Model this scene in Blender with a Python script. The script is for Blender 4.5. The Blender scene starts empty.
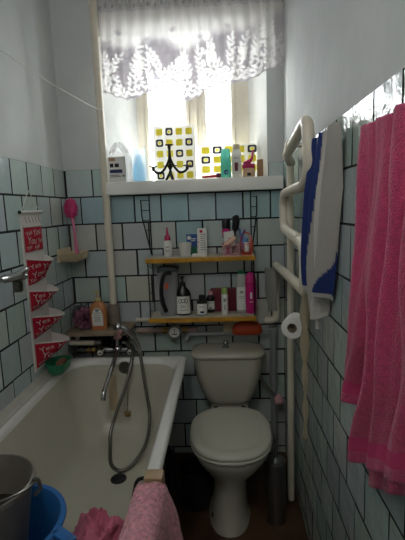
import bpy, math, random
from mathutils import Vector, Matrix
random.seed(7)
scene = bpy.context.scene
C = scene.collection
PI = math.pi

# ------------------------------------------------------------------ helpers
def lin(h):
    h = h.lstrip('#')
    out = []
    for i in (0, 2, 4):
        c = int(h[i:i+2], 16) / 255
        out.append(c / 12.92 if c <= .04045 else ((c + .055) / 1.055) ** 2.4)
    return (*out, 1)

def mat(name, col, rough=.5, metal=0, noise=0, nscale=8, bump=0, bscale=60, trans=0, alpha=1, ior=1.45, spec=.5, sheen=0, coat=0, detail=3, col2=None, sss=0):
    m = bpy.data.materials.new(name); m.use_nodes = True
    nt = m.node_tree; N = nt.nodes; L = nt.links
    b = N['Principled BSDF']
    c = lin(col) if isinstance(col, str) else col
    b.inputs['Base Color'].default_value = c
    b.inputs['Roughness'].default_value = rough
    b.inputs['Metallic'].default_value = metal
    b.inputs['Transmission Weight'].default_value = trans
    b.inputs['Alpha'].default_value = alpha
    b.inputs['IOR'].default_value = ior
    b.inputs['Specular IOR Level'].default_value = spec
    b.inputs['Sheen Weight'].default_value = sheen
    b.inputs['Coat Weight'].default_value = coat
    b.inputs['Subsurface Weight'].default_value = sss
    tc = None
    if noise or bump or col2:
        tc = N.new('ShaderNodeTexCoord')
    if noise or col2:
        n = N.new('ShaderNodeTexNoise'); n.inputs['Scale'].default_value = nscale; n.inputs['Detail'].default_value = detail
        L.new(tc.outputs['Object'], n.inputs['Vector'])
        r = N.new('ShaderNodeValToRGB')
        r.color_ramp.elements[0].position = .35; r.color_ramp.elements[1].position = .68
        if col2:
            r.color_ramp.elements[0].color = lin(col2); r.color_ramp.elements[1].color = c
        else:
            r.color_ramp.elements[0].color = tuple(max(0, x * (1 - noise)) for x in c[:3]) + (1,)
            r.color_ramp.elements[1].color = tuple(min(1, x * (1 + noise)) for x in c[:3]) + (1,)
        L.new(n.outputs['Fac'], r.inputs['Fac']); L.new(r.outputs['Color'], b.inputs['Base Color'])
    if bump:
        n2 = N.new('ShaderNodeTexNoise'); n2.inputs['Scale'].default_value = bscale; n2.inputs['Detail'].default_value = 4
        L.new(tc.outputs['Object'], n2.inputs['Vector'])
        bp = N.new('ShaderNodeBump'); bp.inputs['Strength'].default_value = 1; bp.inputs['Distance'].default_value = bump
        L.new(n2.outputs['Fac'], bp.inputs['Height']); L.new(bp.outputs['Normal'], b.inputs['Normal'])
    return m

def sheer(name, col, trans=.4, transl=.5, attr=None):
    """thin cloth / film: part see-through, part translucent, part diffuse"""
    m = bpy.data.materials.new(name); m.use_nodes = True
    nt = m.node_tree; N = nt.nodes; L = nt.links
    N.remove(N['Principled BSDF']); out = N['Material Output']
    c = lin(col)
    d = N.new('ShaderNodeBsdfDiffuse'); d.inputs['Color'].default_value = c
    t = N.new('ShaderNodeBsdfTranslucent'); t.inputs['Color'].default_value = c
    p = N.new('ShaderNodeBsdfTransparent')
    a = N.new('ShaderNodeMixShader'); a.inputs['Fac'].default_value = transl
    L.new(d.outputs[0], a.inputs[1]); L.new(t.outputs[0], a.inputs[2])
    b = N.new('ShaderNodeMixShader'); b.inputs['Fac'].default_value = trans
    L.new(a.outputs[0], b.inputs[1]); L.new(p.outputs[0], b.inputs[2])
    if attr:
        at = N.new('ShaderNodeAttribute'); at.attribute_name = attr
        L.new(at.outputs['Fac'], b.inputs['Fac'])
    L.new(b.outputs[0], out.inputs['Surface'])
    return m

class MB:
    """collects vertices and faces of ONE part"""
    def __init__(s): s.v = []; s.f = []; s.mi = []; s.m = 0; s.attr = None
    def add(s, vs, fs):
        o = len(s.v); s.v += [tuple(v) for v in vs]
        for f in fs: s.f.append(tuple(i + o for i in f)); s.mi.append(s.m)
        return s
    def box(s, x0, x1, y0, y1, z0, z1, b=0.0, M=None):
        if x0 > x1: x0, x1 = x1, x0
        if y0 > y1: y0, y1 = y1, y0
        if z0 > z1: z0, z1 = z1, z0
        b = min(b, (x1-x0)*.45, (y1-y0)*.45, (z1-z0)*.45)
        if b <= 0:
            vs = [(x, y, z) for z in (z0, z1) for y in (y0, y1) for x in (x0, x1)]
            fs = [(0,2,3,1),(4,5,7,6),(0,1,5,4),(2,6,7,3),(0,4,6,2),(1,3,7,5)]
        else:
            import bmesh
            bm = bmesh.new(); bmesh.ops.create_cube(bm, size=1)
            for v in bm.verts:
                v.co = Vector(((x0+x1)/2+v.co.x*(x1-x0), (y0+y1)/2+v.co.y*(y1-y0), (z0+z1)/2+v.co.z*(z1-z0)))
            bmesh.ops.bevel(bm, geom=bm.edges[:], offset=b, segments=2, profile=.6, affect='EDGES')
            bm.verts.index_update()
            vs = [v.co[:] for v in bm.verts]; fs = [[v.index for v in f.verts] for f in bm.faces]; bm.free()
        if M: vs = [M @ Vector(v) for v in vs]
        return s.add(vs, fs)
    def rings(s, rings, cap0=True, cap1=True, close=True):
        n = len(rings[0]); vs = [p for r in rings for p in r]; fs = []
        for k in range(len(rings)-1):
            for i in range(n if close else n-1):
                j = (i+1) % n
                fs.append((k*n+i, k*n+j, (k+1)*n+j, (k+1)*n+i))
        if cap0: fs.append(tuple(range(n-1, -1, -1)))
        if cap1: fs.append(tuple(range((len(rings)-1)*n, len(rings)*n)))
        return s.add(vs, fs)
    def lathe(s, prof, n=24, loc=(0,0,0), M=None, sx=1, sy=1, cap0=True, cap1=True):
        rs = []
        for r, z in prof:
            ring = []
            for i in range(n):
                a = 2*PI*i/n
                p = Vector((r*math.cos(a)*sx, r*math.sin(a)*sy, z))
                if M: p = M @ p
                ring.append(p + Vector(loc))
            rs.append(ring)
        return s.rings(rs, cap0, cap1)
    def tube(s, pts, r, n=10, caps=True, closed=False):
        P = [Vector(p) for p in pts]; m = len(P)
        R = r if isinstance(r, (list, tuple)) else [r]*m
        T = []
        for i in range(m):
            a = P[(i-1) % m] if (i > 0 or closed) else P[i]
            b = P[(i+1) % m] if (i < m-1 or closed) else P[i]
            T.append((b-a).normalized())
        up = Vector((0,0,1)) if abs(T[0].z) < .9 else Vector((0,1,0))
        nrm = T[0].cross(up).normalized(); rs = []
        for i in range(m):
            nrm = (nrm - T[i]*nrm.dot(T[i]))
            if nrm.length < 1e-6: nrm = T[i].orthogonal()
            nrm.normalize(); bn = T[i].cross(nrm)
            rs.append([P[i] + (nrm*math.cos(2*PI*k/n) + bn*math.sin(2*PI*k/n))*R[i] for k in range(n)])
        if closed: rs.append(rs[0]); return s.rings(rs, False, False)
        return s.rings(rs, caps, caps)
    def prism(s, outline, d0, d1, M):
        """outline in local xy, extruded along local z from d0 to d1"""
        n = len(outline)
        vs = [M @ Vector((x, y, d0)) for x, y in outline] + [M @ Vector((x, y, d1)) for x, y in outline]
        fs = [tuple(range(n-1, -1, -1)), tuple(range(n, 2*n))] + [(i, (i+1) % n, n+(i+1) % n, n+i) for i in range(n)]
        return s.add(vs, fs)
    def grid(s, fn, nu, nv, skip=None):
        vs = [fn(i/nu, j/nv) for j in range(nv+1) for i in range(nu+1)]
        fs = [(j*(nu+1)+i, j*(nu+1)+i+1, (j+1)*(nu+1)+i+1, (j+1)*(nu+1)+i) for j in range(nv) for i in range(nu) if not (skip and skip((i+.5)/nu, (j+.5)/nv))]
        return s.add(vs, fs)
    def sphere(s, c, r, sx=1, sy=1, sz=1, n=16, m=10):
        prof = [(math.sin(PI*k/m)*r if 0 < k < m else 1e-4, -math.cos(PI*k/m)*r*sz) for k in range(m+1)]
        return s.lathe(prof, n, c, None, sx, sy)
    def text(s, txt, size, fn, align='CENTER', extrude=0):
        cu = bpy.data.curves.new('tmp', 'FONT'); cu.body = txt; cu.size = size; cu.align_x = align; cu.align_y = 'CENTER'; cu.resolution_u = 3
        ob = bpy.data.objects.new('tmp', cu)
        me = bpy.data.meshes.new_from_object(ob)
        s.add([fn(v.co.x, v.co.y) for v in me.vertices], [tuple(p.vertices) for p in me.polygons])
        bpy.data.objects.remove(ob); bpy.data.curves.remove(cu); bpy.data.meshes.remove(me)
        return s
    def build(s, name, mats, parent=None, smooth=True, origin=None, angle=40):
        me = bpy.data.meshes.new(name)
        vs = s.v
        if origin is None and parent is not None: origin = Vector(parent['_o'])
        if origin is None:
            xs = [v[0] for v in vs]; ys = [v[1] for v in vs]; zs = [v[2] for v in vs]
            origin = Vector(((min(xs)+max(xs))/2, (min(ys)+max(ys))/2, min(zs)))
        origin = Vector(origin)
        me.from_pydata([tuple(Vector(v)-origin) for v in vs], [], s.f)
        if not isinstance(mats, (list, tuple)): mats = [mats]
        for m in mats: me.materials.append(m)
        me.polygons.foreach_set('material_index', s.mi)
        me.validate(); me.update()
        import bmesh
        bm = bmesh.new(); bm.from_mesh(me)
        bmesh.ops.recalc_face_normals(bm, faces=bm.faces[:]); bm.to_mesh(me); bm.free()
        if smooth:
            me.polygons.foreach_set('use_smooth', [True]*len(me.polygons))
            me.set_sharp_from_angle(angle=math.radians(angle))
        o = bpy.data.objects.new(name, me); C.objects.link(o)
        o['_o'] = list(origin)
        if parent is not None:
            o.parent = parent; o.location = origin - Vector(parent['_o'])
        else: o.location = origin
        return o

def tag(o, label, cat, group=None, kind=None):
    o['label'] = label; o['category'] = cat
    if group: o['group'] = group
    if kind: o['kind'] = kind
    return o
def empty(name, loc, label, cat, group=None):
    o = bpy.data.objects.new(name, None); C.objects.link(o); o.location = loc; o['_o'] = list(loc); o.empty_display_size = .05
    return tag(o, label, cat, group)
def structure(o): o['kind'] = 'structure'; return o

def smooth_path(pts, n=8, closed=False):
    P = [Vector(p) for p in pts]; out = []; m = len(P)
    rng = range(m if closed else m-1)
    for i in rng:
        p0 = P[(i-1) % m] if (closed or i > 0) else P[i]*2-P[i+1]
        p1 = P[i]; p2 = P[(i+1) % m]
        p3 = P[(i+2) % m] if (closed or i+2 < m) else p2*2-p1
        for k in range(n):
            t = k/n
            out.append(.5*((2*p1)+(p2-p0)*t+(2*p0-5*p1+4*p2-p3)*t*t+(3*p1-p0-3*p2+p3)*t**3))
    if not closed: out.append(P[-1])
    return out
def fillet(pts, r, n=6):
    P = [Vector(p) for p in pts]; out = [P[0]]
    for i in range(1, len(P)-1):
        a = (P[i-1]-P[i]); b = (P[i+1]-P[i]); d = min(r, a.length*.48, b.length*.48)
        A = P[i]+a.normalized()*d; B = P[i]+b.normalized()*d
        for k in range(n+1):
            t = k/n; out.append(A*(1-t)**2+P[i]*2*t*(1-t)+B*t*t)
    out.append(P[-1]); return out
def rrect(x0, x1, y0, y1, r, n=8):
    pts = []
    for cx, cy, a0 in ((x1-r, y1-r, 0), (x0+r, y1-r, 90), (x0+r, y0+r, 180), (x1-r, y0+r, 270)):
        for k in range(n+1):
            a = math.radians(a0+90*k/n); pts.append((cx+r*math.cos(a), cy+r*math.sin(a)))
    return pts
def frame(loc, ex, ey):
    ex = Vector(ex).normalized(); ey = Vector(ey).normalized(); ez = ex.cross(ey)
    return Matrix(((ex.x, ey.x, ez.x, loc[0]), (ex.y, ey.y, ez.y, loc[1]), (ex.z, ey.z, ez.z, loc[2]), (0,0,0,1)))
def onfront(x0, z0, y):
    return lambda a, b: (x0+a, y, z0+b)

# ------------------------------------------------------------------ materials
M = {}
M['plaster'] = mat('plaster_paint', '#c6c9c9', .75, noise=.05, nscale=3, bump=.004, bscale=14)
M['grout'] = mat('dark_grout', '#1c1e1d', .9)
M['cream'] = mat('cream_enamel_paint', '#d8d0bf', .35, noise=.05, nscale=6, bump=.0006, bscale=40)
M['whitepaint'] = mat('white_gloss_paint', '#ecebe5', .3, noise=.04, nscale=5, bump=.0008, bscale=30)
M['frame'] = mat('window_frame_paint', '#d5cfbe', .45, noise=.06, nscale=12, bump=.001, bscale=50)
M['reveal'] = mat('reveal_paint', '#dcdedd', .7, noise=.04, nscale=4, bump=.002, bscale=20)
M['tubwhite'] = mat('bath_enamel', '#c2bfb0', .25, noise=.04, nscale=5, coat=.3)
M['ceramic'] = mat('sanitary_ceramic', '#b3afa1', .12, noise=.02, nscale=4, coat=.3)
M['plasticseat'] = mat('seat_plastic', '#c6c4b6', .28)
M['chrome'] = mat('chrome', '#b9babb', .14, 1)
M['darkchrome'] = mat('worn_steel', '#7c7a74', .28, 1)
M['rubber'] = mat('black_rubber', '#17181a', .6)
M['blackplastic'] = mat('black_plastic', '#121315', .3)
M['blackmetal'] = mat('black_iron', '#101011', .45, .3)
M['wire'] = mat('dark_wire', '#1a1b1c', .5, .4)
M['pine'] = mat('varnished_pine_edge', '#bd8b2c', .4, noise=.2, nscale=18)
M['shelfliner'] = mat('pale_shelf_lining', '#c3bcab', .5, noise=.08, nscale=15)
M['board'] = mat('laminate_board', '#a2947f', .45, col2='#85755f', nscale=7)
M['floorwood'] = mat('brown_floor_paint', '#5c442f', .45, col2='#3c2a1b', nscale=5)
M['white'] = mat('white_plastic', '#e0ded8', .35)
M['label'] = mat('white_label', '#dcdcd6', .5)
M['greylabel'] = mat('grey_print', '#85878a', .6)
M['navy'] = mat('navy_print', '#27325c', .5)
M['blue'] = mat('blue_carton', '#264f8e', .45)
M['green'] = mat('green_plastic', '#1c7553', .4)
M['lightgreen'] = mat('lime_green_cap', '#8fae5e', .4)
M['magenta'] = mat('magenta_plastic', '#c21d77', .3)
M['pinkcap'] = mat('crimson_pink_plastic', '#c02a62', .35)
M['red'] = mat('red_plastic', '#c3222c', .35)
M['maroon'] = mat('dark_red_pouch', '#6b1a2a', .5, bump=.002, bscale=25)
M['orange'] = mat('orange_plastic', '#d25a36', .4)
M['orangered'] = mat('orange_red_plastic', '#a83c1d', .45)
M['greyplastic'] = mat('grey_plastic', '#84888b', .25, trans=.0)
M['teal'] = sheer('teal_plastic', '#90dccf', .06, .55)
M['whiteglow'] = sheer('pearl_white_plastic', '#f0efea', .03, .45)
M['beige'] = mat('beige_plastic', '#cdbd9d', .4)
M['brown'] = mat('brown_card', '#a88462', .7)
M['cardboard'] = mat('bare_board', '#a2937a', .8)
M['pinkpale'] = mat('pale_pink_plastic', '#d9a3a9', .4)
M['pinkrubber'] = mat('hot_pink_bristles', '#c83d77', .5, bump=.003, bscale=220)
M['pinkhandle'] = mat('pink_translucent_handle', '#d47a9d', .25)
M['purple'] = mat('purple_plastic', '#6b4a8c', .4)
M['bluesoft'] = mat('blue_plastic', '#5a87ba', .4)
M['brass'] = mat('aged_brass', '#a08452', .35, .9)
M['paper'] = mat('toilet_tissue', '#e6e4e0', .9, bump=.001, bscale=120)
M['greypvc'] = mat('grey_pvc', '#8b8f90', .4)
M['soap'] = mat('brown_soap', '#7a4a35', .5)
M['gbucket'] = mat('grey_zinc_bucket', '#756f66', .38, .35, noise=.12, nscale=7)
M['bbucket'] = mat('blue_bucket_plastic', '#2a68a8', .35)
M['bluecup'] = sheer('blue_bottle_plastic', '#a5d8ee', .15, .6)
M['steel'] = mat('brushed_steel', '#8d8e8f', .28, 1)
M['darkbin'] = mat('dark_plastic_bin', '#1d1d1f', .45)
M['amber'] = mat('amber_liquid_soap', '#b97c4f', .2)
M['yellowpump'] = mat('pale_yellow_pump', '#c6b98a', .35)
M['orangelabel'] = mat('orange_print', '#c27348', .5)
M['loofaM'] = mat('mauve_mesh', '#9a647e', .7, noise=.3, nscale=60)
M['loofaG'] = mat('grey_mesh', '#5d6162', .7, noise=.3, nscale=60)
M['redcloth'] = mat('red_cloth', '#b3112f', .8, bump=.001, bscale=200)
M['whitecloth'] = mat('white_cloth', '#d3cdc9', .85, bump=.001, bscale=200)
M['caulk'] = mat('white_cement', '#bcbbb1', .6, noise=.08, nscale=14, bump=.002, bscale=30)
M['towelpink'] = mat('pink_terry', '#c23a6e', .95, noise=.14, nscale=120, bump=.006, bscale=330, sheen=.35)
M['towelpink_band'] = mat('pink_flat_weave', '#c43f72', .85, bump=.001, bscale=400)
M['matpink'] = mat('rose_terry_mat', '#dc96a2', .95, noise=.22, nscale=90, bump=.012, bscale=150, sheen=.3)
M['clothpink'] = mat('crumpled_pink_cloth', '#c76f88', .7, noise=.1, nscale=20, bump=.003, bscale=60)
M['stain'] = mat('worn_tan_enamel', '#b3a183', .35, noise=.08, nscale=12)
M['rust'] = mat('rubber_plug', '#9a8154', .5)
M['yellowprint'] = sheer('yellow_print', '#f3ea62', .05, .42)
M['blackprint'] = mat('black_print', '#20201c', .6)
M['film'] = sheer('milky_film', '#f5f4f0', .03, .15)
M['filmclear'] = sheer('clear_film', '#efeee6', .22, .2)
M['bag'] = sheer('white_carrier_film', '#f8f8f8', .12, .4)
M['bagclear'] = sheer('clear_bag_film', '#e6eef2', .45, .5)
M['baggrey'] = sheer('grey_bag_film', '#b9bab6', .45, .5)
M['net'] = sheer('beige_net', '#c9bda4', .15, .4)
M['lace'] = sheer('lace_net', '#d2cdd3', .3, .22, attr='open')
def lace_ramps(m):
    N = m.node_tree.nodes; L = m.node_tree.links
    at = [n for n in N if n.type == 'ATTRIBUTE'][0]
    def ramp(stops):
        r = N.new('ShaderNodeValToRGB'); e = r.color_ramp.elements
        while len(e) < len(stops): e.new(.5)
        for k, (p_, c_) in enumerate(stops): e[k].position = p_; e[k].color = c_
        L.new(at.outputs['Fac'], r.inputs['Fac']); return r
    g_ = lambda v: (v, v, v, 1)
    col = ramp([(.02, lin('#c6c0c6')), (.12, lin('#f3f0ed')), (.45, lin('#fdfcfd'))])
    tl = ramp([(.02, g_(.20)), (.12, g_(.46)), (.45, g_(.5))])
    for n in N:
        if n.type in ('BSDF_DIFFUSE', 'BSDF_TRANSLUCENT'): L.new(col.outputs['Color'], n.inputs['Color'])
    for n in [n for n in N if n.type == 'MIX_SHADER']:
        if not n.inputs['Fac'].is_linked: L.new(tl.outputs['Color'], n.inputs['Fac'])
lace_ramps(M['lace'])
M['jug'] = sheer('smoky_grey_plastic', '#cdd2d6', .6, .35)
M['bluetowel'] = None

def attr_mat(name, rough, bump, bscale, coat=0, waves=0):
    m = mat(name, '#ffffff', rough, bump=bump, bscale=bscale, coat=coat, detail=1)
    nt = m.node_tree; a = nt.nodes.new('ShaderNodeAttribute'); a.attribute_name = 'tint'
    nt.links.new(a.outputs['Color'], nt.nodes['Principled BSDF'].inputs['Base Color'])
    return m
M['tile'] = attr_mat('glazed_tile', .13, .006, 17)
M['tile'].node_tree.nodes['Principled BSDF'].inputs['Specular IOR Level'].default_value = .5

# glass
g = bpy.data.materials.new('window_glass'); g.use_nodes = True
nt = g.node_tree; nt.nodes.remove(nt.nodes['Principled BSDF'])
tr = nt.nodes.new('ShaderNodeBsdfTransparent'); gl = nt.nodes.new('ShaderNodeBsdfGlossy'); gl.inputs['Roughness'].default_value = .02
mx = nt.nodes.new('ShaderNodeMixShader'); mx.inputs['Fac'].default_value = .06
nt.links.new(tr.outputs[0], mx.inputs[1]); nt.links.new(gl.outputs[0], mx.inputs[2]); nt.links.new(mx.outputs[0], nt.nodes['Material Output'].inputs['Surface'])
M['glass'] = g

# ------------------------------------------------------------------ room
W = 1.234; P = .153; ZT = 1.424 + 2*P; YF = -2.75; ZC = 2.78
def jit(c, d): return tuple(max(0, x*(1+random.uniform(-d, d))) for x in c[:3])+(1,)
TILE_L = [lin('#b9c6c5'), lin('#b3c2c2'), lin('#bec9c7')]
TILE_B = [lin('#b7bfbb'), lin('#bdbfb8'), lin('#b2bdbb')]
TILE_T = [lin('#a3bdc1'), lin('#98b6bc'), lin('#abc0c2')]
TILE_R = [lin('#a9b7b4'), lin('#a2b1af'), lin('#b0bbb8')]

def tile_field(mb, tints, org, eu, ev, en, urange, ztop, nrows, phase, pick, allow=None, gap=.0027):
    """running-bond tiles; rows counted down from ztop. org at v=0 (floor)."""
    eu = Vector(eu); ev = Vector(ev); en = Vector(en); org = Vector(org)
    u0, u1 = urange
    for r in range(nrows):
        v1 = ztop - r*P; v0 = max(v1 - P, 0)
        if v0 >= v1: break
        ph = phase + (P/2 if r % 2 else 0)
        k = math.floor((u0-ph)/P)
        while ph + k*P < u1:
            a, b = max(ph+k*P, u0), min(ph+(k+1)*P, u1); k += 1
            if b-a < .008: continue
            if allow and not allow((a+b)/2, (v0+v1)/2): continue
            gg = gap*random.uniform(.7, 1.5)
            a1, b1, c1, d1 = a+gg, b-gg*random.uniform(.6,1.2), v0+gg, v1-gg*random.uniform(.6,1.2)
            h = .0022+random.uniform(-.0003, .0005); tu, tv = random.uniform(-.0007,.0007), random.uniform(-.0007,.0007)
            e = .0015
            base = [(a1,c1,0),(b1,c1,0),(b1,d1,0),(a1,d1,0)]
            top = [(a1+e,c1+e,h-tu-tv),(b1-e,c1+e,h+tu-tv),(b1-e,d1-e,h+tu+tv),(a1+e,d1-e,h-tu+tv)]
            vs = [org+eu*x+ev*y+en*z for x,y,z in base+top]
            mb.m = 2
            mb.add(vs, [(4,5,6,7)]); mb.m = 1
            mb.f += [tuple(len(mb.v)-8+q for q in f_) for f_ in ((0,1,5,4),(1,2,6,5),(2,3,7,6),(3,0,4,7))]; mb.mi += [1]*4
            tints += [pick(r, (a+b)/2)]*5
            mb.m = 0
def add_tint(o, n_before, tints):
    me = o.data; at = me.attributes.new('tint', 'FLOAT_COLOR', 'CORNER')
    k = 0
    for p in me.polygons:
        c = (1,1,1,1)
        if p.index >= n_before: c = tints[p.index-n_before]
        for li in p.loop_indices: at.data[li].color = c

wm = [M['plaster'], M['grout'], M['tile']]
# left wall
mb = MB(); mb.box(-.12, 0, YF, .4, 0, ZC); mb.m = 1
mb.box(-.01, .0006, YF, 0, 0, ZT-.003); n0 = len(mb.f); mb.m = 0; t = []
tile_field(mb, t, (.0006,0,0), (0,-1,0), (0,0,1), (1,0,0), (0, -YF), ZT, 12, 0, lambda r, u: jit(random.choice(TILE_L), .05))
o = structure(mb.build('wall_left', wm, smooth=False)); add_tint(o, n0, t)
# right wall
mb = MB(); mb.box(W, W+.12, YF, .4, 0, ZC); mb.m = 1
mb.box(W-.0006, W+.01, YF, 0, 0, ZT+.006); n0 = len(mb.f); mb.m = 0; t = []
tile_field(mb, t, (W-.0006,0,0), (0,-1,0), (0,0,1), (-1,0,0), (0, -YF), 1.739, 12, 0, lambda r, u: jit(random.choice(TILE_R), .05), gap=.002)
o = structure(mb.build('wall_right', wm, smooth=False)); add_tint(o, n0, t)
# back wall with splayed window niche
NX0, NX1, NZ0, NZ1 = .245, 1.145, 1.60, 2.42      # mouth at y=0
BX0, BX1, BZ1, ND = .394, 1.062, 2.40, .30        # at the frame
mb = MB()
mb.box(0, W, 0, .4, 0, NZ0); mb.box(0, W, 0, .4, NZ1, ZC)
def quadprism(mb, pts, z0, z1):
    n = len(pts); mb.add([(x,y,z0) for x,y in pts]+[(x,y,z1) for x,y in pts], [tuple(range(n)), tuple(range(n,2*n))]+[(i,(i+1)%n,n+(i+1)%n,n+i) for i in range(n)])
quadprism(mb, [(0,0),(NX0,0),(BX0,ND),(BX0,.4),(0,.4)], NZ0, NZ1)
quadprism(mb, [(W,0),(W,.4),(BX1,.4),(BX1,ND),(NX1,0)], NZ0, NZ1)
mb.m = 1; mb.box(0, W, -.0006, .0, 0, NZ0-.005); mb.box(0, NX0-.004, -.0006, 0, NZ0-.005, ZT-.003); mb.box(NX1+.004, W, -.0006, 0, NZ0-.005, ZT-.003)
n0 = len(mb.f); mb.m = 0; t = []
def pickb(r, u):
    if r == 1: return jit(random.choice(TILE_T), .06)
    if r == 0: return jit(random.choice(TILE_L), .05)
    if r == 2: return jit(random.choice(TILE_T+TILE_B+TILE_B), .06)
    return jit(random.choice(TILE_B), .06)
for ur, al in (((0, W), lambda u, v: v < 1.577 and not (.02 < u < .36 and .66 < v < .80)), ((0, NX0-.002), lambda u, v: v > 1.577), ((NX1+.002, W), lambda u, v: v > 1.577)):
    tile_field(mb, t, (0,-.0006,0), (1,0,0), (0,0,1), (0,-1,0), ur, ZT, 12, .087-P/2, pickb, al)
o = structure(mb.build('wall_back', wm, smooth=False)); add_tint(o, n0, t)
# front wall (behind the camera) with a doorway and a door
mb = MB(); mb.box(0, .2, YF-.12, YF, 0, ZC); mb.box(1.0, W, YF-.12, YF, 0, ZC); mb.box(.2, 1.0, YF-.12, YF, 2.05, ZC)
structure(mb.build('wall_front', M['plaster'], smooth=False))
mb = MB(); mb.box(.205, .995, YF-.09, YF-.05, .01, 2.045, .004)
for z0, z1 in ((.15,.95),(1.1,1.9)): mb.box(.32, .88, YF-.052, YF-.042, z0, z1, .006)
d = structure(mb.build('door_1', M['whitepaint']))
hb = MB(); hb.tube(fillet([(.93,YF-.05,1.0),(.93,YF-.0,1.0),(.83,YF-.0,1.0)], .02), .009); hb.build('door_handle', M['chrome'], d)
mb = MB(); mb.box(-.12, W+.12, YF-.12, .4, -.1, 0); structure(mb.build('floor', M['floorwood'], smooth=False))
mb = MB(); mb.box(-.12, W+.12, YF-.12, .4, ZC, ZC+.1); structure(mb.build('ceiling', M['plaster'], smooth=False))

# window
win = bpy.data.objects.new('window_1', None); C.objects.link(win); win.location = ((BX0+BX1)/2, ND, 1.65); win['_o'] = list(win.location); structure(win)
y0, y1 = ND-.02, ND+.07
FZ0, FZ1 = 1.60, 2.40
def wbox(name, *a, mt='frame', b=.006):
    m_ = MB(); m_.box(*a, b); return m_.build(name, M[mt], win)
fb = MB()
fb.box(BX0-.06, .437, y0, y1, FZ0, FZ1, .005); fb.box(.982, BX1+.06, y0, y1, FZ0, FZ1, .005)
fb.box(.705, .786, y0+.01, y1, FZ0, FZ1, .005); fb.box(.437, .982, y0, y1, 2.345, FZ1+.02, .005); fb.box(.437, .982, y0, y1, FZ0, 1.63, .005)
fb.build('window_frame', M['frame'], win)
for xa, xb in ((.437,.705), (.786,.982)):
    sb = MB(); w_ = .022
    sb.box(xa, xa+w_, y0-.012, y0+.03, 1.63, 2.345, .004); sb.box(xb-w_, xb, y0-.012, y0+.03, 1.63, 2.345, .004)
    sb.box(xa+w_, xb-w_, y0-.012, y0+.03, 1.63, 1.66, .004); sb.box(xa+w_, xb-w_, y0-.012, y0+.03, 2.315, 2.345, .004)
    s_ = sb.build('sash', M['frame'], win)
    pb = MB(); pb.box(xa+w_, xb-w_, y0+.008, y0+.012, 1.66, 2.315); pb.build('pane', M['glass'], s_, smooth=False)
lb = MB(); lb.box(.737, .755, y0-.006, y0+.02, 1.63, 2.345, .005); lb.build('cover_strip', M['cream'], win)
# window sill
mb = MB(); mb.box(.258, 1.222, -.07, .0, 1.580, 1.65, .008); mb.box(NX0-.02, NX1+.02, -.01, ND-.022, 1.595, 1.6497)
structure(mb.build('trim_1', M['whitepaint']))

# cement fillet along the bath's wall side, and along the back
mb = MB()
mb.prism([(0.004,.62),(.021,.62),(.024,.690),(.030,.7005),(.018,.712),(.004,.738)], 0, 1.52, frame((0,-.18,0), (1,0,0), (0,0,1)))
structure(mb.build('trim_2', M['caulk'], smooth=False))

# ------------------------------------------------------------------ bathtub
RZ = .70
tub = empty('bathtub', (.35,-.88,0), 'white enamelled cast-iron bathtub along the left wall under the shelf board', 'bathtub')
def trr(x0,x1,ya,yb,r,z): return [(x,y,z) for x,y in rrect(x0,x1,ya,yb,r,8)]
X0, X1, Y0, Y1 = .022, .675, -1.70, -.185
mb = MB()
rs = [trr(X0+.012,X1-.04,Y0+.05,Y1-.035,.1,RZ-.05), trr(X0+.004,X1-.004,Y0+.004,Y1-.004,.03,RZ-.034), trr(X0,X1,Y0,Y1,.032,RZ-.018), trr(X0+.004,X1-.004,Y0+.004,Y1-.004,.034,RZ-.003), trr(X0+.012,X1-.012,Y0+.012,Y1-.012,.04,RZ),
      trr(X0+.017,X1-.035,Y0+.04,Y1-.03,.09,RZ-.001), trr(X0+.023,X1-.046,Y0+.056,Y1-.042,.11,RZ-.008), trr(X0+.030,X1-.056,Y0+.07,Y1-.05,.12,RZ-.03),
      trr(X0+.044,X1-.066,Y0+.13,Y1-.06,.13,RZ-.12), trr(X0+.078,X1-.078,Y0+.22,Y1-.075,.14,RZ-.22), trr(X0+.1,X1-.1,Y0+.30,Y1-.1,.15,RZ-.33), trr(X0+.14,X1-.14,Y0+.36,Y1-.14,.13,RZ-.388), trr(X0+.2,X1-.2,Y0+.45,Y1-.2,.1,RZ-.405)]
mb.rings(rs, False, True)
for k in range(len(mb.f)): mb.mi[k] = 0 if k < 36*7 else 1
mb.build('basin', [mat('lit_rim_enamel','#dfdeda',.1,coat=.5), M['tubwhite']], tub, angle=60)  # same enamel; the rim's bright sheen is put into a whiter, glossier colour
mb = MB()
mb.rings([trr(X0+.012,X1-.04,Y0+.05,Y1-.035,.1,RZ-.05), trr(X0+.032,X1-.055,Y0+.1,Y1-.055,.12,RZ-.15), trr(X0+.075,X1-.075,Y0+.25,Y1-.08,.14,RZ-.3), trr(X0+.13,X1-.13,Y0+.34,Y1-.13,.13,RZ-.41), trr(X0+.2,X1-.2,Y0+.42,Y1-.2,.1,RZ-.42)], False, True)
mb.build('outer_shell', mat('dull_outer_enamel', '#5b5a55', .6, noise=.2, nscale=6), tub, angle=60)
for fx in (.17,.54):
    for fy in (-.35,-1.15):
        mb = MB(); mb.tube(smooth_path([(fx,fy,.262),(fx+(.03 if fx>.3 else -.03),fy,.2),(fx+(.045 if fx>.3 else -.045),fy,.0)],5),[.03]*6+[.025]*4+[.028]); mb.build('foot', M['rubber'], tub)
def endwall(x, z):
    # inner end wall profile y(z) of the tub near the taps
    prof = [(RZ-.03,Y1-.05),(RZ-.12,Y1-.06),(RZ-.22,Y1-.075),(RZ-.33,Y1-.1),(RZ-.388,Y1-.14)]
    for (z1,ya),(z2,yb) in zip(prof, prof[1:]):
        if z <= z1 and z >= z2:
            return ya+(yb-ya)*(z1-z)/(z1-z2)
    return prof[0][1]
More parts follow.
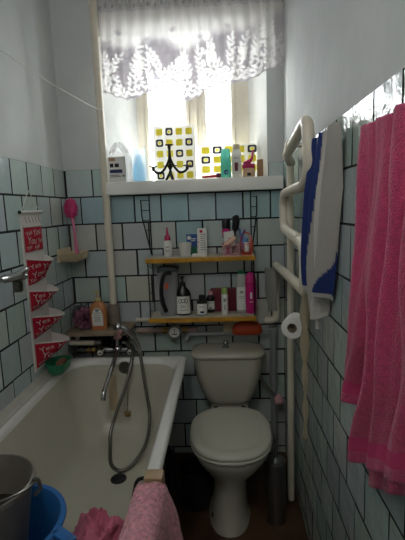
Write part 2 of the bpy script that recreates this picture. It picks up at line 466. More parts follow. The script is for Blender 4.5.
# overflow + drain
mb = MB(); Mo = frame((.338,endwall(0,.655)-.001,.655),(1,0,0),(0,.12,1)); mb.lathe([(.034,0),(.034,.006),(.028,.012),(.0262,.012),(.0262,.007),(.001,.007)], 24, M=Mo)
for a in range(6):
    an = a*PI/3; mb.box(-.004,.004,.006,.025,.006,.012, M=Mo @ Matrix.Rotation(an,4,'Z'))
mb.build('overflow_grille', M['darkchrome'], tub)
mb = MB(); mb.lathe([(.036,0),(.036,.004),(.028,.006),(.024,.002),(.001,.002)], 24, loc=(.385,-.665,RZ-.405)); mb.build('drain', M['rubber'], tub)
# worn patch on the end wall is part of the tub surface: a thin flake following the slope
mb = MB()
mb.grid(lambda a,b: (.238+.05*a+.012*b, endwall(0,.615-.19*b)-.0015, .615-.19*b), 3, 10)
mb.build('worn_patch', M['stain'], tub)
# plug chain
mb = MB(); pts = [(.348, endwall(0, .64-.017*k)-.006, .64-.017*k) for k in range(13)]
for k, p in enumerate(pts): mb.sphere(p, .0032, n=6, m=4)
for a, b in zip(pts, pts[1:]): mb.tube([a,b], .0011, 5)
pc = mb.build('plug_chain', M['darkchrome'], tub)
mb = MB(); mb.lathe([(.001,-.012),(.015,-.012),(.018,.006),(.02,.008),(.004,.012),(.004,.02),(.001,.02)], 16, loc=(.351, endwall(0,.43)-.024, .418)); mb.build('plug', M['rust'], pc)

# ------------------------------------------------------------------ pipes & mixer
def pipe(name, pts, r, mt, label, cat='pipe', group=None, fr=.04):
    mb = MB(); mb.tube(fillet(pts, fr), r, 14); o = mb.build(name, M[mt], origin=pts[-1]); return tag(o, label, cat, group)
vp = empty('riser_pipe', (.248,-.05,.836), 'cream painted vertical pipe left of the window', 'pipe')
mb = MB(); mb.tube([(.248,-.05,ZC),(.248,-.05,.85)], .0205, 16); mb.build('pipe', M['cream'], vp)
mb = MB(); mb.lathe([(.034,.849),(.035,.86),(.034,.955),(.027,.965),(.0207,.967)], 18, loc=(.248,-.05,0)); mb.build('pipe_sleeve', mat('grey_brown_sleeve','#83776a',.6,noise=.15,nscale=20), vp)
# clothes line
mb = MB(); a, b = Vector((.006,-.62,2.158)), Vector((.244,-.073,2.032)); mb.tube([a.lerp(b,k/16)-Vector((0,0,.012*math.sin(PI*k/16))) for k in range(17)], .0024, 6)
mb.lathe([(.0206,2.028),(.0226,2.032),(.0206,2.036)], 14, loc=(.248,-.05,0)); mb.tube([(0,-.62,2.158),(.012,-.62,2.158)], .004, 8)
tag(mb.build('clothes_line', M['white']), 'thin white line strung from left wall to cream vertical pipe', 'line')

# shelf board over the taps
bd = [(x,y) for x,y in rrect(.012,.365,-.222,-.006,.035,6)]
mb = MB(); mb.prism(bd, .828, .847, Matrix.Identity(4)); tag(mb.build('shelf_board', M['board'], angle=30), 'beige laminate board laid over the pipes at the head of the bathtub', 'shelf')
for x in (.06,.32):
    pass
# hot / cold feed pipes under the board
hp = empty('water_pipe', (.15,-.15,.76), 'pale beige feed pipe under the board with two jointed valves', 'pipe')
mb = MB(); mb.tube([(.012,-.15,.772),(.165,-.15,.769)], .0155, 14); mb.tube([(.06,-.15,.77),(.06,-.15,.828)],.012); mb.build('pipe', M['cream'], hp)
mb = MB(); mb.tube(fillet([(.03,-.165,.705),(.055,-.165,.732),(.165,-.165,.73)],.02), .0105, 12); mb.build('pipe', M['darkchrome'], hp)
for x in (.085,.125,.155):
    mb = MB(); mb.tube([(x-.009,-.165,.731),(x+.009,-.165,.731)], .0175, 6); mb.build('nut', M['brass'] if x > .09 else M['darkchrome'], hp)
mb = MB(); mb.tube([(.155,-.15,.769),(.195,-.15,.769)], .02, 6); mb.build('valve', M['darkchrome'], hp)
# mixer
mx_ = empty('bath_mixer', (.28,-.005,.70), 'chrome bath mixer tap with two round handles and a long spout', 'tap')
Ym = -.16
mb = MB(); mb.tube([(.205,Ym,.711),(.35,Ym,.708)], .018, 16); mb.sphere((.285,Ym,.71),.031,n=18)
for x in (.235,.33): mb.tube(fillet([(x,Ym,.707),(x,-.06,.74),(x,-.002,.74)],.03), .012, 12); mb.lathe([(.03,0),(.028,.006),(.013,.014)], 18, M=frame((x,-.004,.74),(1,0,0),(0,0,1)))
mb.tube([(.285,Ym,.72),(.288,Ym-.002,.775)], [.014,.011], 12)
mb.build('body', M['chrome'], mx_)
for x, s in ((.196,-1),(.362,1)):
    mb = MB(); Mh = frame((x,Ym-.005,.706),(0,1,0),(0,0,1)) if s>0 else frame((x,Ym-.005,.706),(0,-1,0),(0,0,1))
    mb.lathe([(.012,-.02),(.022,-.017),(.033,-.006),(.034,.006),(.029,.016),(.018,.022),(.001,.023)],18,M=Mh); mb.lathe([(.012,-.002),(.022,.004),(.024,.012),(.02,.02)],16,M=frame((x,Ym-.02,.706),(1,0,0),(0,0,1)))
    h = mb.build('handle', M['chrome'], mx_)
    # cross on the end cap facing the room
    mb = MB(); mb.lathe([(.014,0),(.013,.003),(.001,.004)], 14, M=frame((x,Ym-.041,.706),(1,0,0),(0,0,1))); mb.m=1
    Mc = frame((x,Ym-.0465,.706),(1,0,0),(0,0,1)); mb.box(-.008,.008,-.0018,.0018,-.0004,.0004,M=Mc); mb.box(-.0018,.0018,-.008,.008,-.0004,.0004,M=Mc)
    mb.build('handle_cap', [M['white'], M['blackplastic']], h)
sp = smooth_path([(.285,Ym-.01,.70),(.292,-.215,.714),(.296,-.29,.692),(.292,-.38,.650),(.284,-.455,.600),(.28,-.475,.560)],8)
mb = MB(); mb.tube(sp, [.0115]*(len(sp)-9)+[.0125]*9, 12); mb.lathe([(.018,-.012),(.02,0),(.018,.012)],8,loc=(.285,Ym-.018,.698)); mb.build('spout', M['chrome'], mx_)
mb = MB(); mb.box(.270,.310,Ym-.02,Ym+.02,.772,.796,.008); mb.tube(smooth_path([(.29,Ym,.788),(.30,-.2,.80),(.325,-.248,.838),(.335,-.25,.862)],5),.011,8); mb.build('cradle', M['pinkpale'], mx_)
mx_.location.z += .02
# hand shower + hose
hs = empty('hand_shower', (.33,-.14,.83), 'chrome hand shower on the mixer cradle with a looping hose', 'hand shower')
hpth = smooth_path([(.318,-.25,.888),(.345,-.25,.880),(.385,-.245,.842),(.412,-.24,.79),(.424,-.235,.735)],7)
mb = MB(); nh=len(hpth); mb.tube(hpth,[.017-.005*i/nh for i in range(nh)],12); mb.build('shower_handle', M['chrome'], hs)
mb = MB(); Mh = frame((.318,-.252,.888),(.3,1,0),(.9,-.3,.5)); mb.lathe([(.012,-.02),(.024,-.008),(.027,.006),(.025,.012),(.001,.013)],18,M=Mh); mb.build('shower_head', M['chrome'], hs)
hose = smooth_path([(.424,-.235,.735),(.440,-.265,.65),(.462,-.30,.52),(.478,-.34,.42),(.475,-.46,.345),(.435,-.57,.31),(.385,-.62,.306),(.33,-.58,.312),(.300,-.48,.34),(.292,-.42,.39),(.315,-.37,.47),(.352,-.32,.57),(.378,-.262,.68),(.378,-.20,.745),(.345,-.165,.765),(.312,-.16,.772)],10)
mb = MB(); rr = [.0088+(.0009 if i%2 else 0) for i in range(len(hose))]; mb.tube(hose, rr, 10); mb.build('hose', M['darkchrome'], hs)
# horizontal pipes behind shelf + water meter
wp = empty('supply_pipe', (.6,-.04,.81), 'long pinkish grey supply pipe along the back wall with a round meter', 'pipe')
mb = MB(); mb.tube([(.375,-.045,.80),(.73,-.045,.80)], .0145, 12); mb.build('pipe', mat('pinkish_pipe_paint','#a98e82',.5,noise=.15,nscale=14), wp)
mb = MB(); mb.tube([(.37,-.03,.862),(.47,-.03,.862)], .012, 12); mb.build('pipe', M['cream'], wp)
mb = MB(); Mh = frame((.598,-.062,.80),(1,0,0),(0,0,1)); mb.lathe([(.036,-.02),(.038,0),(.038,.024),(.033,.03),(.031,.027),(.001,.027)],24,M=Mh); m_=mb.build('meter_body', M['greypvc'], wp)
mb = MB(); mb.lathe([(.029,.0272),(.0285,.0285),(.001,.0285)],20,M=Mh); mb.m=1; mb.box(-.002,.002,0,.02,.029,.0296,M=Mh); mb.box(-.014,.014,-.014,-.008,.029,.0296,M=Mh); mb.build('meter_face', [M['label'],M['blackplastic']], m_)
for x in (.54,.655):
    mb = MB(); mb.tube([(x-.014,-.045,.80),(x+.014,-.045,.80)],.021,6); mb.build('nut', M['brass'], wp)
gp = empty('waste_pipe', (1.15,-.07,.0), 'grey plastic pipe behind the toilet, level run then straight down', 'pipe')
mb = MB(); mb.tube([(.70,-.05,.775),(1.15,-.05,.775)], .014, 12); mb.tube(fillet([(.70,-.05,.775),(.675,-.05,.775),(.66,-.05,.74)],.02),.014,12); mb.build('level_run', M['greypvc'], gp)
mb = MB(); mb.tube([(1.157,-.06,.80),(1.157,-.06,.0)], .0185, 14); mb.build('down_run', M['greypvc'], gp)
for z in (.775,.50): 
    mb = MB(); mb.lathe([(.024,-.03),(.025,-.025),(.025,.025),(.024,.03)],14,loc=(1.157,-.06,z)); mb.build('collar', M['greypvc'], gp)
mb = MB(); mb.tube(smooth_path([(1.07,-.06,.53),(1.12,-.085,.455),(1.175,-.11,.40),(1.19,-.13,.34)],6), .0095, 8)
mb.build('flexible_branch', M['darkchrome'], gp)
mb = MB(); mb.lathe([(.02,-.025),(.026,-.012),(.026,.012),(.02,.025)],12,M=frame((1.18,-.11,.395),(1,0,0),(0,-.7,.7))); mb.build('stopcock', M['pinkpale'], gp)

# ------------------------------------------------------------------ towel rail and riser at right
hr = empty('heating_riser', (1.198,-.41,0), 'cream heating riser pipe in the right corner down to the floor', 'pipe')
mb = MB(); mb.tube([(1.2,-.43,1.70),(1.198,-.41,.0)], .0165, 16); mb.build('pipe', M['cream'], hr)
XR = 1.172
tr_pts = [(1.205,-.42,1.675),(XR,-.5,1.705),(XR,-.945,1.768),(XR,-.975,1.60),(XR,-.90,1.556),(XR,-.44,1.545),(XR,-.40,1.50),(XR,-.42,1.385),(XR,-.79,1.362),(XR,-.90,1.350),(XR,-.90,1.185),(XR,-.86,1.187),(XR,-.13,1.172),(1.172,-.09,1.165),(1.172,-.09,.86),(1.12,-.055,.85)]
mb = MB(); mb.tube(fillet(tr_pts, .05, 7), .0205, 16)
tr_ = empty('towel_rail', (XR,-.5,1.3), 'cream painted snaking heated towel rail on the right wall', 'towel rail')
mb.build('coil', M['cream'], tr_)
for y, z in ((-.80,1.362),(-.62,1.728)):
    mb = MB(); mb.tube([(W-.002,y,z),(XR,y,z)], .010, 10); mb.lathe([(.0245,-.012),(.0245,.012)],14,M=frame((XR,y,z),(1,0,0),(0,0,1))); mb.build('bracket', M['cream'], tr_)

# blue striped towel
def stripe_mat():
    m = attr_mat('striped_towel', .95, .003, 260); return m
M['bluetowel'] = stripe_mat()
def smoothstep(a,b,x):
    t_ = min(1,max(0,(x-a)/(b-a))); return t_*t_*(3-2*t_)
mb = MB(); NU, NV = 140, 110
def bt(s, t):
    # s across, t down
    ya = -.925+.0*t; yb = -1.19+.10*t**1.5
    y = ya+(yb-ya)*s
    ztop = 1.695+.012*s; zb = 1.185+.02*math.sin(s*9)-.055*math.exp(-((s-.62)/.13)**2)
    z = ztop+(zb-ztop)*t
    amp = .011+.016*min(1,t*3)
    f = math.sin(s*2*PI*3.2+.6*math.sin(t*3))+.35*math.sin(s*2*PI*7+1+t*2)
    x = 1.196 - .014*smoothstep(.25,.9,t)*(1-.6*s) + amp*f*.95 - .006*math.sin(t*PI)
    return (x, y+.006*math.sin(t*7+s*5), z)
mb.grid(bt, NU, NV)
o = mb.build('striped_hand_towel', M['bluetowel'], smooth=True, angle=180)
at = o.data.attributes.new('tint','FLOAT_COLOR','POINT')
BL, GR, WH = lin('#22356f'), lin('#aaa6a0'), lin('#c2bfbb')
for j in range(NV+1):
    for i in range(NU+1):
        s = i/NU; t_ = j/NV
        c = WH if s < .10 else BL if s < .28 else GR if s < .42 else WH if s < .47 else (BL if s < .58-.11*t_ else GR) if s < .58 else WH if s < .64 else GR if s < .80 else WH if s < .85 else GR if s < 1.35-.5*t_ else BL
        if t_ > .965: c = WH
        at.data[j*(NU+1)+i].color = c
sm = o.modifiers.new('thickness','SOLIDIFY'); sm.thickness = .004; sm.offset = 0
tag(o, 'blue and grey striped hand towel hanging by the towel rail', 'towel')

# pink bath towel
pt = empty('bath_towel', (1.2,-1.6,.9), 'large hot pink terry bath towel hanging on the right wall', 'towel')
def pinkfn(ya, yb, zt, zb_fn, xbase, amp, nf, ph, lefted):
    def fn(s, t):
        y = ya+(yb-ya)*s + lefted(t)*(1-s)
        zb = zb_fn(s); z = zt(s)+(zb-zt(s))*t
        f = math.sin(s*2*PI*nf+ph+.5*math.sin(t*4+s*3))+.3*math.sin(s*2*PI*nf*2.3+t*2.0+ph)
        a_ = amp*(.35+.65*min(1,t*2.2))
        x = xbase - a_*(1+f)*.5 - .004*math.sin(t*11+s*17)
        return (x, y, z)
    return fn
lf = lambda t: -.03*math.sin(min(1,t*1.2)*PI)+.075*smoothstep(.70,1,t)
mb = MB(); mb.m = 0
front = pinkfn(-1.405,-1.86, lambda s: 1.655, lambda s: 1.0-.115*smoothstep(.17,.20,s)+.25*max(0,s-.2), 1.212, .038, 5.2, .4, lf)
mb.grid(front, 140, 150)
for k in range(len(mb.f)):
    j = k//140
    mb.mi[k] = 1 if 136 <= j <= 143 else 0
o = mb.build('front_layer', [M['towelpink'], M['towelpink_band']], pt, angle=180); sm = o.modifiers.new('thickness','SOLIDIFY'); sm.thickness = .008; sm.offset = 0
mb = MB()
backl = pinkfn(-1.47,-1.87, lambda s: 1.65, lambda s: .825+.25*s, 1.226, .015, 4, 1.2, lambda t: .02*t)
mb.grid(backl, 100, 120)
o = mb.build('back_layer', M['towelpink'], pt, angle=180); sm = o.modifiers.new('thickness','SOLIDIFY'); sm.thickness = .006; sm.offset = 0

# beige net hanging from the rail
mb = MB()
def netfn(s,t):
    w = (.062*(1-.2*t) if t < .45 else .062*.91*(1-smoothstep(.45,.7,t))+.016)*(1+.15*math.sin(t*23))
    a = s*2*PI
    y = -.885+.012*math.sin(t*5)+.02*t
    return (1.178+.014*math.sin(a)*(1 if t<.5 else .6)+.004*math.sin(t*31+a), y+w*.5*math.cos(a)*.9+.003*math.sin(a*5+t*40), 1.212-.60*t+.004*math.sin(a*3))
mb.grid(netfn, 20, 60)
tag(mb.build('string_net', M['net'], angle=180), 'beige gauzy net scrap hanging from the lowest towel rail bar', 'net')
# white rag end below the striped towel
mb = MB()
mb.grid(lambda s,t: (1.204+.008*math.sin(s*2*PI)+.003*math.sin(t*9), -.925-.03*t+.016*math.cos(s*2*PI)*(1-.3*t), 1.19-.125*t), 12, 14)
tag(mb.build('cleaning_rag', M['whitecloth'], angle=180), 'thin white rag hanging below the striped towel', 'rag')
# grey plastic bag in the corner
mb = MB()
def gbag(s,t):
    a = s*2*PI; w = .042*(1-.35*t)+.004*math.sin(a*4+t*6)
    return (1.146+w*math.cos(a)*.9+.004*math.sin(t*8), -.115+.022*math.sin(a)*(1-.3*t), 1.155-.235*t+.006*math.sin(a*3))
mb.grid(gbag, 28, 20)
tag(mb.build('plastic_bag', M['baggrey'], angle=180), 'grey translucent plastic bag hanging in the right back corner', 'bag')
# toilet roll
tp = empty('toilet_roll', (1.178,-.715,1.0), 'white toilet paper roll on a holder on the right wall', 'toilet paper')
ax = Vector((-.35,-.93,.0)).normalized(); Mt = frame((1.168,-.70,1.004), ax.cross(Vector((0,0,1))), (0,0,1)); Mt = frame((1.168,-.70,1.004), Vector((0,0,1)).cross(ax), (0,0,1)); 
mb = MB(); mb.lathe([(.02,-.045),(.042,-.045),(.044,-.042),(.044,.042),(.042,.045),(.02,.045),(.02,-.045)],28,M=Mt,cap0=False,cap1=False); mb.build('paper_roll', M['paper'], tp)
mb = MB(); mb.lathe([(.0199,-.044),(.0199,.044),(.0185,.044),(.0185,-.044)],20,M=Mt,cap0=False,cap1=False); mb.build('core', M['cardboard'], tp)
mb = MB(); e1 = Mt @ Vector((0,0,-.052)); e2 = Mt @ Vector((0,0,.055)); mb.tube(fillet([(W-.006,e1.y+.0,e1.z+.0),e1+Vector((.006,0,0)),e1,e2],.012), .004, 8); mb.build('holder_wire', M['chrome'], tp)

# ------------------------------------------------------------------ toilet
to = empty('toilet', (.897,-.5,0), 'white close-coupled toilet with its lid closed against the back wall', 'toilet')
XC = .897
def egg(cx, cy, rx, ryf, ryb, z, n=40, sq=1.0, tilt=0):
    pts = []
    for i in range(n):
        a = 2*PI*i/n; c, s_ = math.cos(a), math.sin(a)
        k = 2.0/ (2.0+sq*.5)
        x = math.copysign(abs(c)**k, c)*rx; y = math.copysign(abs(s_)**k, s_)*(ryb if s_ > 0 else ryf)
        pts.append((cx+x, cy+y, z+tilt*y))
    return pts
mb = MB()
mb.rings([egg(XC-.016,-.42,.105,.245,.26,.0), egg(XC-.016,-.42,.102,.242,.26,.015), egg(XC-.014,-.42,.093,.228,.25,.04), egg(XC-.01,-.42,.088,.212,.24,.12), egg(XC-.008,-.43,.088,.208,.23,.19), egg(XC-.006,-.45,.105,.205,.22,.26), egg(XC,-.47,.15,.235,.21,.32), egg(XC,-.48,.176,.248,.20,.365), egg(XC,-.485,.183,.252,.2,.395), egg(XC,-.485,.178,.247,.195,.402)])
mb.build('bowl', M['ceramic'], to, angle=60)
# shelf under the cistern
mb = MB(); mb.box(XC-.105,XC+.105,-.315,-.03,.365,.405,.012); mb.build('rear_deck', M['ceramic'], to)
mb = MB()
mb.rings([egg(XC,-.485,.187,.256,.2,.404), egg(XC,-.485,.194,.262,.205,.408), egg(XC,-.485,.195,.264,.205,.418), egg(XC,-.485,.190,.26,.2,.423)]); mb.build('seat', M['plasticseat'], to, angle=50)
mb = MB()
mb.rings([egg(XC,-.485,.188,.257,.2,.424), egg(XC,-.485,.194,.262,.205,.428), egg(XC,-.485,.194,.262,.205,.437), egg(XC,-.485,.186,.254,.196,.446), egg(XC,-.478,.158,.215,.178,.4495), egg(XC,-.478,.155,.212,.175,.4485), egg(XC,-.478,.151,.208,.171,.4495), egg(XC,-.478,.05,.06,.05,.453)])
ld = mb.build('lid', M['plasticseat'], to, angle=60)
for s in (-1,1):
    mb = MB(); mb.box(XC+s*.072-.026,XC+s*.072+.026,-.292,-.262,.405,.437,.01); mb.m=1; mb.lathe([(.014,.437),(.012,.440),(.001,.441)],14,loc=(XC+s*.072,-.277,0)); mb.build('hinge', [M['plasticseat'],M['blackplastic']], to)
    mb = MB(); mb.lathe([(.012,0),(.011,.008),(.001,.01)],12,M=frame((XC-.012+s*.07,-.56,.03),(0,1,0),(0,0,1)) if s>0 else frame((XC-.012+s*.082,-.56,.03),(0,-1,0),(0,0,1))); mb.build('bolt_cap', M['blackplastic'], to)
# cistern
def crr(hw, yf, yb, z, r):
    return [(XC+.0+x, y, z) for x,y in rrect(-hw,hw,yf,yb,r,8)]
mb = MB()
cz = [(.412,.105,-.19),(.418,.118,-.2),(.44,.134,-.208),(.48,.150,-.216),(.53,.166,-.223),(.58,.178,-.227),(.63,.186,-.230),(.675,.191,-.231),(.682,.192,-.231)]
mb.rings([crr(w,y,-.03,z,.06) for z,w,y in cz]); ci = mb.build('cistern', M['ceramic'], to, angle=60)
mb = MB(); mb.rings([crr(.196,-.234,-.026,.684,.07), crr(.203,-.241,-.022,.689,.075), crr(.204,-.242,-.022,.703,.076), crr(.198,-.236,-.026,.714,.072), crr(.16,-.2,-.05,.719,.06), crr(.08,-.15,-.09,.720,.03)]); cl = mb.build('cistern_lid', M['ceramic'], ci, angle=60)
mb = MB(); mb.lathe([(.02,.718),(.02,.724),(.011,.728),(.011,.737),(.016,.741),(.016,.752),(.012,.757),(.001,.758)],18,loc=(XC-.01,-.13,0)); mb.build('flush_knob', M['chrome'], cl)
# things on the pipe behind the cistern
mb = MB()
mb.rings([[(1.01+x*s_, -.075+y*s_, z-.012) for x,y in rrect(-.085,.085,-.028,.028,.026,6)] for s_,z in ((.9,.79),(1,.797),(1,.82),(.93,.84),(.75,.855),(.4,.862))])
tag(mb.build('plastic_tub', M['orangered'], angle=60), 'orange-red rounded plastic tub on the pipe behind the cistern', 'tub')
mb = MB(); mb.box(.875,.935,-.078,-.060,.79,.855,.003); tag(mb.build('wooden_block', M['cardboard']), 'small bare wood block on the pipe behind the flush knob', 'block')

# toilet brush
tb = empty('toilet_brush', (1.105,-.55,0), 'steel toilet brush set standing on the floor right of the toilet', 'toilet brush')
mb = MB(); mb.lathe([(.044,0),(.046,.006),(.045,.012),(.045,.30),(.047,.305),(.045,.31),(.041,.31),(.041,.02),(.001,.02)],24,loc=(1.105,-.55,0)); mb.build('canister', M['steel'], tb)
mb = MB(); mb.lathe([(.038,.29),(.04,.312),(.03,.318),(.008,.322)],20,loc=(1.105,-.55,0)); mb.build('lid', M['steel'], tb)
mb = MB(); mb.lathe([(.008,.1),(.007,.315),(.007,.40),(.0095,.41),(.0105,.425),(.007,.437),(.001,.44)],14,loc=(1.105,-.55,0)); mb.build('handle', M['chrome'], tb)
# dark bin
bn = empty('waste_bin', (.715,-.43,0), 'dark round plastic bin on the floor between bathtub and toilet', 'bin')
mb = MB(); mb.lathe([(.075,0),(.078,.005),(.088,.19),(.092,.195),(.092,.2),(.085,.2),(.074,.012),(.001,.012)],28,loc=(.712,-.43,0)); mb.build('body', M['darkbin'], bn)

# ------------------------------------------------------------------ bath seat, buckets, cloths
bs = empty('bath_rack', (.35,-1.36,.47), 'wire-framed slatted rack hooked over the bathtub rims under the buckets', 'bath rack')
for i, y in enumerate((-1.22,-1.32,-1.42,-1.52)):
    mb = MB(); mb.box(.14,.575,y-.045,y+.045,.452,.468,.004); mb.build('slat', M['board'], bs)
for y in (-1.255,-1.56):
    mb = MB(); mb.tube(fillet([(.112,y,.58),(.06,y,.69),(.088,y,.681),(.135,y-.0,.53),(.14,y-.01,.445),(.57,y-.01,.445),(.58,y,.53),(.632,y,.682),(.665,y,.684),(.682,y,.64)] if False else [(.03,y,.708),(.085,y,.708),(.135,y-.05,.55),(.142,y-.08,.445),(.565,y-.08,.445),(.577,y-.06,.53),(.612,y,.712),(.662,y,.712)],.02),.0055,10); mb.build('hook_bar', M['blackmetal'], bs)
    mb = MB(); mb.box(.636,.692,y-.024,y+.024,.702,.727,.007); mb.box(.677,.692,y-.024,y+.024,.65,.72,.006); mb.build('rim_grip', mat('tan_rubber_grip','#a48a68',.4), bs)
# blue bucket
BC = (.278,-1.40); BZ = .469
bb = empty('bucket', (BC[0],BC[1],BZ), 'blue plastic bucket holding the grey bucket at the near end of the bathtub', 'bucket', 'buckets at the near end of the bath')
mb = MB(); mb.lathe([(.112,0),(.114,.004),(.147,.205),(.149,.207),(.163,.207),(.165,.212),(.163,.217),(.15,.217),(.146,.212),(.111,.008),(.001,.008)],40,loc=(BC[0],BC[1],BZ)); mb.build('body', M['bbucket'], bb)
# ear with a rectangular hole on the right rim
ang = math.radians(-34); ex = Vector((-math.sin(ang),math.cos(ang),0)); er = Vector((math.cos(ang),math.sin(ang),0))
Me = Matrix(((er.x,ex.x,0,BC[0]),(er.y,ex.y,0,BC[1]),(0,0,1,BZ),(0,0,0,1)))
mb = MB(); mb.box(.14,.20,-.085,-.055,.203,.217,.003,M=Me); mb.box(.14,.20,.055,.085,.203,.217,.003,M=Me); mb.box(.188,.206,-.085,.085,.190,.217,.004,M=Me); mb.build('rim_handle', M['bbucket'], bb)
# grey bucket inside
GC = (.250,-1.425); GZ = .600
gb = empty('bucket', (GC[0],GC[1],GZ), 'grey metal bucket standing inside the blue bucket, dark water in it', 'bucket', 'buckets at the near end of the bath')
mb = MB(); mb.lathe([(.092,0),(.094,.004),(.122,.20),(.1245,.2),(.131,.203),(.133,.21),(.131,.217),(.125,.219),(.1205,.212),(.092,.01),(.001,.01)],44,loc=(GC[0],GC[1],GZ)); mb.build('body', M['gbucket'], gb)
mb = MB(); mb.lathe([(.1065,.11),(.001,.1101)],40,loc=(GC[0],GC[1],GZ),cap0=False); mb.build('water', mat('dark_water','#241f1b',.08), gb)
for sgn in (1,-1):
    a_ = math.radians(5); px_, py_ = GC[0]+sgn*.136*math.cos(a_), GC[1]+sgn*.136*math.sin(a_)
    mb = MB(); mb.tube(fillet([(px_-.004*sgn,py_-.0,GZ+.175),(px_+.012*sgn,py_+.008*sgn,GZ+.19),(px_+.008*sgn,py_+.006*sgn,GZ+.218),(px_-.006*sgn,py_,GZ+.222)],.008),.005,8); mb.build('handle_lug', M['darkchrome'], gb)
a_ = math.radians(5); hd = []
for k in range(19):
    q = PI*k/18; r_ = .138
    u_ = math.cos(q)*r_; d_ = math.sin(q)*r_
    hd.append((GC[0]+u_*math.cos(a_)+d_*math.sin(a_)*.985, GC[1]+u_*math.sin(a_)-d_*math.cos(a_)*.985, GZ+.214+.03*math.sin(q)))
mb = MB(); mb.tube(hd, .003, 8); mb.build('wire_handle', M['darkchrome'], gb)

# pink crumpled cloth on the seat
from mathutils import noise as nz
mb = MB()
def clothfn(s,t):
    x = .375+.06*t+(.225-.06*t)*s+.012*math.sin(t*7)*s; y = -1.165-.22*t+.015*math.sin(s*8)
    v = Vector((s*3.2,t*3.2,1.7))
    h = .8*abs(nz.noise(v))+.45*abs(nz.noise(v*2.1))+.25*abs(nz.noise(v*5))+.12*abs(nz.noise(v*11))
    edge = min(s,1-s,t*1.2,1-t)*5; edge = min(1,edge)
    peak = .075*math.exp(-(((s-.93)/.07)**2+((t-.22)/.25)**2))
    z = .474+(.085*h+.045)*edge+peak
    return (x+.02*nz.noise(v*2+Vector((9,0,0))), y+.02*nz.noise(v*2+Vector((0,9,0))), z)
mb.grid(clothfn, 70, 70)
o = mb.build('crumpled_cloth', M['clothpink'], angle=50); sm = o.modifiers.new('thickness','SOLIDIFY'); sm.thickness=.003; sm.offset=1
tag(o, 'crumpled pink cloth heaped on the bath rack beside the blue bucket', 'cloth')
# pink terry mat over the rim
mb = MB()
def matfn(s,t):
    # s: 0 inside the bath .. 1 outside; t along the rim toward the viewer
    path = [(.600,.57),(.612,.64),(.622,.698),(.636,.716),(.654,.720),(.676,.718),(.692,.704),(.699,.64),(.703,.52),(.707,.38)]
    u = s*(len(path)-1); i = min(int(u),len(path)-2); f = u-i
    x = path[i][0]+(path[i+1][0]-path[i][0])*f; z = path[i][1]+(path[i+1][1]-path[i][1])*f
    v = Vector((s*4,t*6,.3)); d_ = .006*nz.noise(v)+.005*nz.noise(v*4)
    y = -1.29-.30*t - .025*abs(s-.45)*(1-t)+.012*math.sin(s*11)*(1-t)
    out = 1 if s > .4 else -1
    fl = .05*smoothstep(.62,1,s)*math.exp(-(t/.12)**2)
    return (x+out*abs(d_)*.6+fl, y, z+abs(d_))
mb.grid(matfn, 60, 60)
o = mb.build('terry_mat', M['matpink'], angle=180); sm = o.modifiers.new('thickness','SOLIDIFY'); sm.thickness=.010; sm.offset=1
tag(o, 'rose pink terry bath mat draped over the near right bathtub rim', 'bath mat')

# ------------------------------------------------------------------ left wall things
# red pocket organiser
og = empty('pocket_organizer', (.01,-.46,.78), 'red and white wall pocket organizer hanging on the left wall', 'organizer')
OY0, OY1 = -.575, -.375
mb = MB(); mb.box(.003,.010,OY0,OY1,.77,1.505); 
mb.build('backing', M['whitecloth'], og)
mb = MB(); mb.tube([(.016,OY0-.018,1.503),(.016,OY1+.012,1.503)], .0065, 10); mb.build('rod', M['white'], og)
for y in (OY0-.018,OY1+.012):
    mb = MB(); mb.sphere((.016,y,1.503),.008 if y<OY0 else .007,n=10,m=6); mb.build('rod_end', M['blackplastic'], og)
mb = MB(); mb.tube([(.012,OY0+.01,1.508),(.008,(OY0+OY1)/2,1.60),(.012,OY1-.01,1.508)], .0018, 6); mb.tube([(0.0,(OY0+OY1)/2,1.598),(.012,(OY0+OY1)/2,1.598)],.003,6); mb.build('hanging_cord', M['white'], og)
pk = [(1.437,1.325,.012),(1.295,1.175,.065),(1.150,1.055,.08),(1.030,.925,.10),(.905,.785,.115)]
for i,(z1,z0,bul) in enumerate(pk):
    def pkf(s,t,off=0, z1=z1,z0=z0,bul=bul,i=i):
        # s across from near (viewer side) to far, t down; peaked toward the far side
        pkx = max(0,math.sin(PI*min(1,max(0,s))**1.6))**.75
        b_ = bul*(1-t)**.8*pkx
        zz = z1+(z0-z1)*t - (.02*pkx*(1-t) if i else 0) + (.02*max(0,s-.4)*t if i else 0)
        return (.013+b_+off, OY0+.008+(OY1-OY0-.016)*s, zz)
    mb = MB(); mb.grid(lambda s,t: pkf(s,t), 20, 10); mb.m=1
    for (sx,ty,txt,sz) in ((.22,.26,'Yes',.034),(.60,.24,'You',.044),(.36,.58,'You',.046),(.78,.60,'Yes',.034),(.20,.84,'You',.03),(.62,.86,'Yes',.034)):
        rot = random.uniform(-.1,.5)
        def fn(a,b,sx=sx,ty=ty,rot=rot,pkf=pkf,h=(z1-z0)):
            a2 = a*math.cos(rot)-b*math.sin(rot); b2 = a*math.sin(rot)+b*math.cos(rot)
            return pkf(sx+a2/(OY1-OY0-.016), min(1,max(0,ty-b2/h)), .0012)
        mb.text(txt, sz, fn)
    mb.grid(lambda s,t: pkf(s,t,-.002), 20, 10)
    p_ = mb.build('pocket', [M['redcloth'],M['whitecloth']], og, angle=60)
    mb = MB(); mb.tube([Vector(pkf(k/20,0)) for k in range(21)], .0035, 8); mb.build('pocket_trim', M['whitecloth'], p_)
# lettering on the white header
mb = MB()
for k in range(5):
    y = OY0+.035+k*.034; mb.tube([(.0105,y,1.482),(.0105,y+.012,1.462),(.0105,y+.02,1.455)], .0016, 6)
mb.build('header_stitching', M['greylabel'], og)
